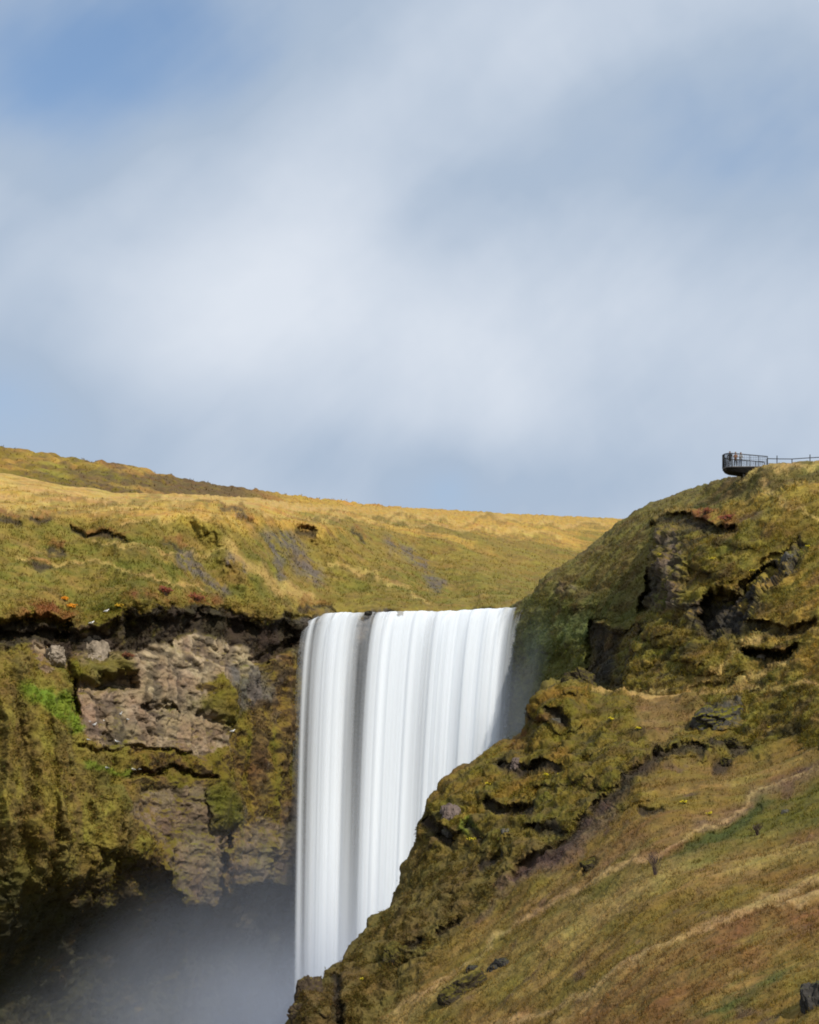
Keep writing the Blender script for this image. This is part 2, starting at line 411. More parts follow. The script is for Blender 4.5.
def cover_c(P, N, S):
    U, V = S.wu, S.wv
    up = N[..., 2]
    a = fbm(P, 9, 5, 41); b = fbm(P, 2.5, 5, 42); c = fbm(P, 26, 4, 43, stretch=(2.2, 1, 1)); d = fbm(P, .9, 3, 44)
    col = np.broadcast_to(np.array((.195, .142, .026)), P.shape).copy()
    col = mix(col, GOLD, sstep(-.25, .3, c * 1.1 + b * .25 + (522 - V) / 45. + np.clip((U - 330) / 500., 0, .35)))
    col = mix(col, STRAW, sstep(.05, .5, b + (510 - V) / 60.) * .7)
    # green pockets on the slope
    gp = np.maximum.reduce([blob(U, V, 120, 585, 110, 26, -4), blob(U, V, 40, 570, 60, 40), blob(U, V, 262, 560, 26, 30, 20), blob(U, V, 170, 560, 60, 22, 25), blob(U, V, 430, 590, 120, 16) * .8, blob(U, V, 250, 590, 50, 16)])
    col = mix(col, (.175, .135, .022), gp * sstep(-.35, .2, a + b * .5) * .75)
    col = mix(col, (.085, .094, .012), gp * sstep(-.3, .3, b - a * .4) * .75)
    col = mix(col, GREEN, sstep(.15, .5, a) * sstep(520, 545, V) * .35)
    col = mix(col, (.27, .18, .05), sstep(.0, .4, fbm(P, 3.2, 4, 46, .6, (2.2, 1, .8))) * .55)
    col = mix(col, (.07, .062, .02), sstep(.15, .45, fbm(P, 2.2, 4, 47, .6, (2., 1, .8))) * .5)
    col = mix(col, BROWN, sstep(.1, .45, -b + d * .4) * sstep(515, 540, V) * .45)
    col = mix(col, STRAW, stroke(U, V, [(225, 548), (252, 570), (285, 590), (310, 600)], 5, 4) * .55)
    col = mix(col, STRAW, np.maximum(stroke(U, V, [(-80, 505), (60, 504), (120, 503), (160, 499), (250, 500), (330, 512)], 2., 1.8), stroke(U, V, [(60, 505), (110, 501), (160, 497)], 1.6, 1.2)) * .7)
    col = mix(col, OLIVE, stroke(U, V, [(55, 506), (110, 502), (160, 499)], 3.5, 3) * .6)
    for q_ in ([(-80, 496), (0, 497), (70, 494), (130, 498)], [(-80, 512), (40, 511), (110, 508), (170, 504), (260, 506)], [(180, 500), (240, 506), (300, 516), (380, 522)], [(330, 512), (430, 517), (520, 521), (610, 524)], [(380, 520), (470, 530), (560, 535)], [(120, 520), (200, 516), (240, 522)], [(90, 545), (160, 548), (230, 556)], [(20, 560), (110, 572), (200, 585)], [(330, 560), (400, 590), (430, 604)]):
        col = mix(col, STRAW, stroke(U, V, q_, 1.3, 1.3) * .55)
        col = mix(col, (.10, .08, .02), stroke(U, V, [(x, y + 3) for x, y in q_], 1.6, 1.5) * .45)
    for pts, w in (([(274, 538), (290, 554), (316, 578)], 9.), ([(178, 550), (196, 568), (222, 590)], 6.), ([(268, 545), (285, 580)], 4.), ([(232, 563), (240, 570)], 5.), ([(394, 545), (420, 566), (440, 588)], 6)):
        col = mix(col, SCREE, stroke(U, V, pts, w, w * .9) * sstep(-.25, .2, b + d * .5 + .05) * .85)
    for pts, w, dd in SCARS:
        col = mix(col, SOIL_SHADE, stroke(U, V, [(x, y + 1.) for x, y in pts], w * .75, 2.6) * .85 * sstep(-.45, -.05, b + d * .4 + .1))
        col = mix(col, RUST, stroke(U, V, [(x, y - w - 1) for x, y in pts], 2., 1.5) * .4)
    # lip vegetation
    lip = sstep(-26, -4, V - lipv)
    cliff = sstep(-1, 5, V - lipv)
    col = mix(col, BROWN, lip * sstep(-.2, .3, b) * .5 * sstep(320, 290, U))
    col = mix(col, GREEN, lip * blob(U, V, 95, 608, 36, 22) * sstep(-.3, .2, d) * .8)
    col = mix(col, RUST, lip * np.maximum.reduce([blob(U, V, 45, 612, 30, 7), blob(U, V, 168, 594, 16, 8), blob(U, V, 200, 598, 18, 8), blob(U, V, 130, 600, 10, 8)]) * sstep(-.3, .2, b) * .85)
    # cliff
    clf = np.broadcast_to(np.array(BROWN), P.shape).copy()
    vv = fbm(P, 2.6, 4, 51, stretch=(1, 1, 3)); v2 = fbm(P, 7, 4, 52, stretch=(1, 1, 1.6))
    clf = mix(clf, OLIVE, sstep(-.3, .15, vv + up * .4 - .1))
    clf = mix(clf, MOSS, sstep(-.05, .4, v2 + vv * .4 + up * .3) * .9)
    clf = mix(clf, GREEN, sstep(.15, .5, vv - v2 * .5) * .7)
    clf = mix(clf, HEATH, sstep(.1, .4, b - vv * .5) * .55)
    clf = mix(clf, SOIL_SHADE, sstep(.05, .4, -vv * .8 - up + d * .3) * .5)
    leftb = poly(U, V, [(-800, 650), (20, 650), (60, 680), (90, 735), (130, 760), (130, 850), (60, 880), (30, 1000), (-800, 1000)], 16.)
    clf = mix(clf, (.15, .115, .028), leftb * .55)
    clf = mix(clf, (.19, .15, .026), leftb * sstep(-.15, .35, vv + d * .4) * .75)
    clf = mix(clf, (.10, .105, .02), leftb * sstep(.1, .5, v2 - vv * .4) * .5)
    clf = mix(clf, GREY, sstep(.1, .4, fbm(P, 4, 4, 55) - .05) * poly(U, V, [(225, 640), (300, 640), (300, 900), (240, 890), (225, 800)], 12.) * .5)
    rock = sstep(.35, .75, S.rock + b * .45 + d * .25 - np.clip(up, 0, 1) * .45 - .35 * sstep(715, 775, V) * (V < 790) - .22 * sstep(770, 800, V) - fbm(P, 1.2, 4, 64, .6, (2.5, 2, .6)) * .3)
    tn = np.broadcast_to(np.array(TAN), P.shape).copy()
    tn = mix(tn, (.30, .235, .155), sstep(0, .4, fbm(P, 2.2, 4, 61)))
    tn = mix(tn, (.165, .125, .085), sstep(0, .35, fbm(P, 4.5, 4, 62) - .05) * .85)
    tn = mix(tn, (.10, .078, .055), sstep(.15, .4, fbm(P, 1.3, 4, 65, .6, (4, 3, .6))) * .7)
    tn = mix(tn, (.17, .12, .08), sstep(.0, .3, S.strata) * .4)
    tn = mix(tn, (.13, .105, .08), sstep(.22, .04, S.crack) * .7)
    tn = mix(tn, (.36, .28, .18), poly(U, V, [(140, 645), (196, 630), (215, 638), (262, 645), (262, 668), (200, 672), (140, 665)], 6.) * sstep(-.3, .2, fbm(P, 1.6, 3, 63)) * .8)
    tn = mix(tn, (.055, .042, .032), S.fiss * .75)
    tn = mix(tn, (.105, .076, .048), .75 * np.maximum(poly(U, V, LOWROCK, 8.), poly(U, V, RIGHTROCK, 8.)) * .75)
    clf = mix(clf, tn, rock) if False else clf * (1 - rock[..., None]) + tn * rock[..., None]
    clf = mix(clf, GREY, poly(U, V, [(225, 670), (262, 665), (268, 700), (240, 706), (228, 690)], 5.) * .8 * sstep(-.3, 0, b))
    clf = mix(clf, SOIL_SHADE, soil_shade_band * sstep(-.75, -.3, b * .7 - .1 + d * .2) * .9)  # dark soil tone also paints the shadow under the overhanging turf
    clf = mix(clf, MOSS, soil_shade_band * sstep(.22, .42, b + d * .3) * .6)
    clf = mix(clf, MOSS, np.maximum.reduce([poly(U, V, [(68, 658), (130, 652), (136, 668), (100, 682), (70, 680)], 5.), poly(U, V, [(195, 700), (222, 688), (240, 705), (238, 725), (225, 730), (215, 715)], 6.)]) * .8)
    clf = mix(clf, BRIGHT, np.maximum(stroke(U, V, [(26, 688), (48, 700), (68, 716), (76, 726)], 6.5, 4) , stroke(U, V, [(66, 700), (74, 722)], 6, 4)) * .85 * sstep(-.5, -.1, d + .1))
    clf = mix(clf, BRIGHT, stroke(U, V, [(85, 770), (130, 771)], 3.5, 3) * .7)
    clf = mix(clf, GREEN, blob(U, V, 222, 805, 16, 20) * .8)
    clf = mix(clf, (.024, .025, .014), poly(U, V, CAVE_SHADE, 60.) * .92 * sstep(-.6, .1, b + vv * .6 + .15))  # near-black cover paints the shade of the lower-left wall
    clf = mix(clf, (.03, .03, .026), cave_m * .6)  # undercut wall darkened too, shade put into its colour
    wetrock = sstep(285, 300, U) * cliff
    clf = mix(clf, (.075, .062, .05), wetrock * .85)
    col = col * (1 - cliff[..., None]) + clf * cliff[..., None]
    return col, wetrock * .6 + soil_shade_band * .1


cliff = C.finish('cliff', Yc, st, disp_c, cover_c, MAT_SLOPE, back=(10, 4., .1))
tag(cliff, 'left valley cliff with tan rock face, mossy buttress and golden grass slope above', 'cliff', kind='structure')

# ---- 2. heath ridge behind the golden shoulder
D = Sheet(-80, 420, 420, [(-80, 428), (-40, 440), (0, 448.5), (30, 452), (60, 457), (85, 462), (110, 465), (118, 464), (130, 467), (170, 477.5), (205, 484), (240, 489), (280, 494.5), (310, 499), (350, 503.5), (420, 512)], 540., 110, 5, 8., 420., -700)
Yd = profile(D, [-80, 0, 120, 240, 420], [([428, 448, 465, 489, 512], [470, 470, 475, 490, 560]), ([540] * 5, [395, 395, 400, 430, 500])])


def disp_d(P, S):
    f1, f2, cid = worley(P, 2.0, 3)
    return fbm(P, 16, 5, 71) * .8 * sstep(0, 10, S.V - S.top[None]) + fbm(P, 3, 4, 72) * .6 + (1 - np.clip(f1, 0, 1)) * .7


def cover_d(P, N, S):
    a = fbm(P, 10, 5, 73, stretch=(2, 1, 1)); b = fbm(P, 3, 4, 74); c = fbm(P, 1.5, 3, 75)
    col = np.broadcast_to(np.array(OLIVE), P.shape).copy()
    col = mix(col, MOSS, sstep(-.2, .3, b) * .8)
    col = mix(col, (.095, .06, .03), sstep(-.15, .25, c + a * .5 + (S.U - 60) / 300) * .8)
    col = mix(col, (.24, .20, .03), sstep(.0, .35, fbm(P, 5, 4, 76, .6, (2, 1, 1))) * sstep(120, 40, S.U) * .7)
    col = mix(col, GOLD, sstep(.0, .4, a + .2 * b) * .6)
    col = mix(col, GOLD, stroke(S.wu, S.wv, [(20, 452), (80, 465), (140, 476)], 2, 2) * .4)
    col = mix(col, GOLD, sstep(230, 300, S.U) * .7)
    return col, np.zeros(P.shape[:-1])


ridge = D.finish('hill', Yd, np.zeros_like(Yd), disp_d, cover_d, MAT_HILL, back=(8, 5., .15))
tag(ridge, 'heath covered ridge on the skyline above the golden grass field', 'hill', kind='structure')

# ---- 3. the headland right of the falls, under the viewing platform
B = Sheet(470, 905, 660, [(470, 618), (505, 613), (516, 604), (523, 598), (532, 594), (540, 580), (550, 572), (570, 561), (590, 548), (604, 536), (620, 521), (650, 503), (690, 489), (722, 479), (738, 477), (752, 469), (762, 465.5), (790, 463), (819, 461), (905, 455)], 780., 440, 7, 15., 275., 1500)
Yb = tps([(470, 620, 314), (470, 780, 314), (516, 606, 306), (516, 690, 304), (545, 575, 304), (560, 600, 299), (560, 690, 290), (620, 521, 305), (620, 580, 290), (620, 640, 280), (620, 700, 268), (690, 489, 300), (690, 530, 280), (690, 600, 268), (690, 690, 256),
          (740, 478, 284), (760, 466, 278), (760, 540, 266), (760, 620, 257), (760, 700, 247), (819, 461, 274), (819, 530, 262), (819, 620, 248), (819, 700, 238), (905, 455, 268), (905, 700, 226), (620, 780, 262), (760, 780, 236), (905, 780, 215), (1400, 455, 258), (1400, 620, 230), (1400, 780, 196)], B.U, B.V)
e = np.clip(B.V - B.top[None], 0, 30) / 30.
Yb += 6 * (1 - np.sqrt(np.clip(1 - (1 - e) ** 2, 0, 1)))
U, V = B.wu, B.wv
SPUR = [(654, 522), (668, 514), (720, 508), (760, 490), (905, 470), (1700, 470), (1700, 800), (596, 800), (592, 690), (594, 640), (600, 628), (640, 626), (652, 606), (650, 580), (656, 556), (658, 540)]
sb = -poly(U, V, SPUR, 3.) * 4.5
sb += poly(U, V, [(658, 519), (690, 517), (735, 524), (738, 532), (700, 534), (672, 530), (654, 530)], 2.) * 3.6     # shade under the sward
sb += poly(U, V, [(646, 580), (656, 570), (662, 584), (660, 608), (644, 610)], 3.) * 4.0
sb += poly(U, V, [(592, 628), (640, 630), (622, 646), (634, 660), (622, 692), (590, 692)], 8.) * 6.0                # dark hollow
sb += poly(U, V, [(708, 596), (722, 588), (740, 600), (748, 586), (764, 574), (776, 566), (782, 578), (762, 592), (757, 615), (748, 644), (728, 636), (706, 636), (700, 622), (708, 610)], 4.) * 3.4   # gully
sb += poly(U, V, [(760, 566), (776, 552), (796, 545), (806, 550), (796, 566), (776, 574), (764, 580)], 3.) * 1.2
sb += poly(U, V, [(741, 654), (770, 652), (800, 648), (797, 654), (782, 662), (765, 668), (748, 664)], 2.) * 3.2    # two ledges
sb += poly(U, V, [(752, 624), (790, 628), (816, 622), (819, 630), (800, 636), (770, 636), (754, 634)], 2.) * 2.0
sb += stroke(U, V, [(690, 690), (720, 684), (752, 684)], 2, 1.5) * .6
for (cx, cy, rx, ry, hh) in ((640, 660, 22, 18, 2.0), (652, 690, 30, 14, 1.5), (668, 640, 20, 12, 1.8), (690, 655, 20, 14, 1.6), (705, 668, 18, 10, 1.2), (620, 670, 14, 16, 1.4), (700, 560, 20, 14, 1.4), (725, 570, 18, 12, 1.2), (690, 600, 20, 14, 1.5),
                             (720, 590, 16, 10, 1.), (765, 645, 28, 8, 1.3), (678, 575, 14, 20, 1.2), (740, 545, 26, 10, .9), (655, 632, 16, 10, 1.4), (632, 690, 14, 10, 1.), (590, 600, 40, 12, .8), (560, 640, 24, 14, .8)):
    sb -= dome(U, V, cx, cy, rx, ry) * hh
ROCKY = [[(655, 540), (676, 532), (690, 545), (688, 575), (680, 600), (686, 612), (662, 614), (650, 600), (656, 570)], [(708, 600), (722, 592), (740, 604), (748, 586), (776, 560), (798, 545), (806, 550), (790, 572), (766, 596), (757, 618), (748, 640), (716, 640), (690, 620)],
         [(684, 610), (716, 600), (720, 636), (692, 628)], [(556, 590), (566, 580), (580, 588), (570, 596)]]


def disp_b(P, S):
    U, V = S.wu, S.wv
    inn = sstep(0, 14, S.V - S.top[None])
    S.rock = np.maximum.reduce([poly(U, V, q, 5.) for q in ROCKY])
    h = fbm(P, 12, 5, 121) * .8 * inn + fbm(P, 3.0, 4, 122) * .5
    Pw = P + np.stack([fbm(P, 2.5, 4, 131), fbm(P, 2.5, 4, 132), fbm(P, 2.5, 4, 133)], -1) * 2.2
    f1, f2, cid = worley(Pw, 2.1, 8, (1.4, 1.2, .8))
    spur = poly(U, V, SPUR, 6.)
    h += fbm(P, 1.4, 5, 124, .6, (1.8, 1.8, .7)) * .35
    h += (1 - np.clip(f1, 0, 1)) * (.12 + .40 * spur * sstep(520, 545, V) * sstep(800, 740, U + (V - 600) * -.6))
    g1, g2, gid = worley(P, 1.4, 9, (1, 1, 1.3)); k1, k2, kid = worley(P, .6, 10)
    S.crack = np.clip((g2 - g1) * 3, 0, 1) * .6 + np.clip((k2 - k1) * 3, 0, 1) * .4
    h += S.rock * ((gid - .5) * .9 + np.clip((g2 - g1) * 2, 0, .6) * .5 + (kid - .5) * .35 + np.clip((k2 - k1) * 2, 0, .5) * .25)
    h += fbm(P, 1.1, 4, 123, stretch=(1.6, 1.6, .7)) * .3
    return h


def cover_b(P, N, S):
    U, V = S.wu, S.wv
    up = N[..., 2]
    a = fbm(P, 8, 5, 141); b = fbm(P, 2.4, 5, 142); d = fbm(P, .9, 3, 144); lay = fbm(P, 1.6, 3, 145, stretch=(5, 5, .7))
    col = np.broadcast_to(np.array(OLIVE), P.shape).copy()
    spur = poly(U, V, SPUR, 5.)
    flank = 1 - spur
    col = mix(col, (.135, .115, .03), flank * .8)
    col = mix(col, (.085, .10, .028), flank * sstep(560, 620, V) * .6)
    col = mix(col, BROWN, flank * sstep(-.2, .3, b + lay * .4) * .7)
    col = mix(col, GREEN, flank * sstep(.0, .4, a + b * .3 + (V - 600) / 120) * .6)
    col = mix(col, (.08, .11, .035), flank * np.maximum(blob(U, V, 575, 630, 22, 14), blob(U, V, 540, 640, 14, 24)) * .6)
    mid = spur * sstep(512, 540, V)
    col = mix(col, MOSS, mid * sstep(-.25, .2, b + up * .2) * .8)
    col = mix(col, GOLD, spur * sstep(.0, .4, lay + a * .4 + np.maximum(blob(U, V, 810, 610, 60, 60), sstep(520, 480, V)) * .45 - .2) * .6)
    col = mix(col, (.29, .195, .035), spur * sstep(-.35, .2, a) * sstep(540, 505, V) * .75)
    col = mix(col, (.25, .18, .035), spur * sstep(-.1, .3, b + lay * .5) * .5)
    col = mix(col, GREEN, mid * sstep(.1, .45, -a + b * .6) * .6)
    col = mix(col, BRIGHT, mid * sstep(.28, .5, b + d * .2) * sstep(600, 650, U) * sstep(740, 660, U) * sstep(560, 640, V) * .7)
    col = mix(col, BROWN, mid * sstep(.05, .4, -b + lay * .6) * .65)
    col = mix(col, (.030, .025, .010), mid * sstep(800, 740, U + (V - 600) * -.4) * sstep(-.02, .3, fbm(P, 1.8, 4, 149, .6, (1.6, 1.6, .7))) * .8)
    col = mix(col, HEATH, spur * sstep(.1, .5, fbm(P, 4, 4, 147)) * .5)
    col = mix(col, RUST, np.maximum(blob(U, V, 712, 516, 26, 6), blob(U, V, 730, 522, 14, 5)) * sstep(-.3, .1, b) * .8)
    col = mix(col, PLUM, blob(U, V, 752, 518, 14, 5) * .5)
    col = mix(col, STRAW, stroke(U, V, [(768, 480), (782, 495), (790, 508), (819, 517), (880, 525)], 2., 1.6) * .6)
    col = mix(col, STRAW, stroke(U, V, [(740, 482), (752, 474), (765, 468), (819, 464), (905, 458)], 2.5, 2.2) * .6)
    rock = S.rock * sstep(-.25, .2, -b * .8 + .2 - np.clip(up, 0, 1) * .55 + d * .3)
    rk = np.broadcast_to(np.array((.15, .112, .075)), P.shape).copy()
    rk = mix(rk, (.24, .19, .135), sstep(.05, .4, fbm(P, 1.6, 4, 161)) * .8)
    rk = mix(rk, DARK, sstep(.3, .08, S.crack) * .7)
    rk = mix(rk, MOSS, sstep(.0, .3, fbm(P, 2.2, 4, 162)) * .7)
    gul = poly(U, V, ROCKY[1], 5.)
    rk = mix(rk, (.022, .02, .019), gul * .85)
    rk = mix(rk, (.24, .22, .23), gul * sstep(.18, .4, b + d * .5) * .85)
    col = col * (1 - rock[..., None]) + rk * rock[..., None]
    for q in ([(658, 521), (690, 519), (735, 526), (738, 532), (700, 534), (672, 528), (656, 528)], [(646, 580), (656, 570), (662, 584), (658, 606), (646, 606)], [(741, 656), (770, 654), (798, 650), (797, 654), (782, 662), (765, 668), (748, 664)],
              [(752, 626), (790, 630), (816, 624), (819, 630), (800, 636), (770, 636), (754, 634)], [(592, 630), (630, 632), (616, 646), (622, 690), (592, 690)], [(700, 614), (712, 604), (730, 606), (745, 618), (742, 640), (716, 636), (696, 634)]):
        col = mix(col, (.02, .016, .012), poly(U, V, q, 6.) * .9 * sstep(-.5, .1, b + d * .3 + .15))  # shade of the overhangs, ledges and hollows painted in near-black
    col = mix(col, STRAW, np.maximum.reduce([stroke(U, V, [(590, 700), (640, 696), (690, 694), (819, 688)], 3, 2.5), stroke(U, V, [(740, 690), (765, 675), (785, 664)], 3, 3), stroke(U, V, [(690, 690), (712, 676), (742, 650), (757, 640)], 4, 3)]) * .65)
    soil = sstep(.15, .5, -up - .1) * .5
    col = mix(col, SOIL_SHADE, soil)
    return col, gul * rock * .9


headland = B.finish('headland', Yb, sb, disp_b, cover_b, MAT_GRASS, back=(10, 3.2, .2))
tag(headland, 'grassy rocky headland rising right of the falls to the viewing platform', 'headland', kind='structure')

# ---- 4. the near mountainside in the lower right
A = Sheet(262, 905, 900, [(262, 1110), (280, 1062), (290, 1030), (296, 1020), (300, 992), (303, 984), (307, 982), (311, 988), (316, 990), (322, 992), (327, 985), (334, 972), (345, 960), (352, 951), (362, 940), (370, 931), (381, 918), (390, 905), (398, 893), (404, 884), (408, 868), (413, 852), (418, 840), (422, 822), (426, 808), (433, 798),
                          (441, 792), (444, 782), (452, 776), (466, 767), (472, 764), (480, 757), (500, 744), (516, 738), (523, 735), (528, 725), (533, 708), (539, 695), (546, 688), (558, 686), (566, 680), (576, 678), (584, 684), (597, 692), (640, 696), (690, 696), (760, 692), (819, 690), (905, 684)], 1140., 640, 9, 15., 220., 1500)
Ya = tps([(545, 690, 253), (600, 694, 252), (690, 696, 250), (760, 692, 246), (819, 690, 240), (905, 684, 230), (505, 742, 250), (450, 778, 246), (421, 822, 243), (404, 884, 237), (345, 960, 227), (300, 1000, 220), (262, 1110, 214),
          (560, 800, 234), (480, 850, 234), (480, 960, 216), (650, 800, 222), (650, 860, 210), (650, 960, 192), (819, 760, 224), (905, 760, 214), (819, 870, 197), (819, 1024, 168), (905, 1024, 158), (600, 1024, 188), (450, 1024, 207), (360, 1010, 220),
          (740, 740, 238), (450, 1140, 196), (600, 1140, 170), (905, 1140, 140), (1400, 684, 218), (1400, 860, 176), (1400, 1024, 138), (1400, 1140, 116)], A.U, A.V)
edge = seg_dist(A.U, A.V, A.top_poly)
e = np.clip(edge, 0, 26) / 26.
Ya += 5 * (1 - np.sqrt(np.clip(1 - (1 - e) ** 2, 0, 1))) * sstep(700, 600, A.U)
U, V = A.wu, A.wv
sa = np.zeros_like(U)
for (cx, cy, rx, ry, rot, hh) in ((560, 712, 30, 26, 0, 2.5), (575, 690, 18, 12, 0, 1.5), (545, 760, 40, 16, -10, 1.4), (510, 790, 36, 22, -15, 1.6), (450, 815, 30, 24, -30, 2.0), (560, 780, 34, 14, -10, 1.2), (612, 770, 40, 16, -20, 1.6), (600, 740, 40, 14, -10, .8),
                                  (735, 716, 34, 18, -5, 2.0), (690, 752, 40, 12, -8, 1.5), (560, 815, 36, 16, -20, 1.5), (500, 830, 40, 20, -25, 1.2), (640, 785, 40, 14, -30, 1.2), (470, 880, 50, 20, -35, .8), (420, 930, 40, 22, -40, 1.0), (720, 745, 24, 8, -10, 1.0),
                                  (400, 955, 22, 12, -20, 1.2), (345, 1000, 30, 20, -40, 1.0)):
    sa -= dome(U, V, cx, cy, rx, ry, rot) * hh
HOLES = [([(504, 769), (525, 771), (556, 769)], 4, 1.8), ([(490, 805), (505, 812), (530, 815)], 6, 1.8), ([(596, 812), (622, 790), (640, 772), (655, 762)], 6, 1.6), ([(655, 757), (680, 758), (700, 756)], 4, 1.6), ([(715, 745), (735, 754), (750, 752)], 5, 1.8), ([(718, 768), (730, 766)], 5, 1.2),
         ([(436, 828), (445, 838), (452, 845)], 6, 2.0), ([(556, 722), (566, 728)], 7, 1.6), ([(520, 880), (540, 866), (560, 848), (590, 822)], 5.5, 1.4), ([(440, 940), (452, 928), (464, 922)], 3.5, 1.1), ([(690, 850), (720, 834), (752, 814)], 6, .8), ([(540, 835), (560, 830)], 6, 1.3), ([(584, 868), (592, 862)], 5, 1.0),
         ([(337, 985), (336, 1005), (340, 1024)], 4, 1.4), ([(530, 700), (532, 726)], 3, 1), ([(480, 866), (500, 858)], 4, .8), ([(640, 812), (655, 806)], 4, .8), ([(470, 830), (480, 838)], 5, 1.), ([(700, 700), (712, 716), (704, 730)], 5, 1.), ([(405, 950), (420, 945)], 5, 1.2)]
for pts, w, dd in HOLES:
    sa += stroke(U, V, pts, w, min(w * .6, 3)) * dd


def disp_a(P, S):
    U, V = S.wu, S.wv
    inn = sstep(0, 16, edge)
    S.crag = np.maximum.reduce([poly(U, V, [(262, 1110), (300, 975), (360, 935), (410, 850), (430, 790), (500, 740), (530, 680), (590, 675), (640, 700), (660, 740), (640, 790), (590, 830), (520, 880), (460, 930), (400, 1000), (340, 1060)], 14.), poly(U, V, [(690, 690), (770, 690), (770, 760), (650, 765), (640, 740)], 10.)])
    h = fbm(P, 12, 5, 221) * .7 * inn + fbm(P, 3.0, 4, 222) * (.22 + .4 * S.crag)
    Pw = P + np.stack([fbm(P, 2.5, 4, 231), fbm(P, 2.5, 4, 232), fbm(P, 2.5, 4, 233)], -1) * 2.2
    f1, f2, cid = worley(Pw, 2.1, 18, (1.5, 1.2, .8)); g1, g2, gid = worley(Pw, .8, 19, (1.5, 1.2, .8))
    crg = S.crag * sstep(-.35, .25, fbm(P, 6, 3, 234))
    h += (1 - np.clip(f1, 0, 1)) * (.12 + .75 * crg) + (1 - np.clip(g1, 0, 1)) * (.10 + .12 * crg)
    e1 = np.array([.875, .10, .47]); Ps = P - .78 * (P @ e1)[..., None] * e1
    h += (1 - S.crag) * (fbm(Ps, 2.2, 4, 225, .55) * .45 + fbm(Ps, .8, 3, 226) * .12)
    h += fbm(Pw, 1.5, 5, 223, .6, (1.7, 1.5, .7)) * (.16 + .42 * S.crag) * sstep(0, 4, edge)
    S.hum = 1 - np.clip(f1, 0, 1)
    return h


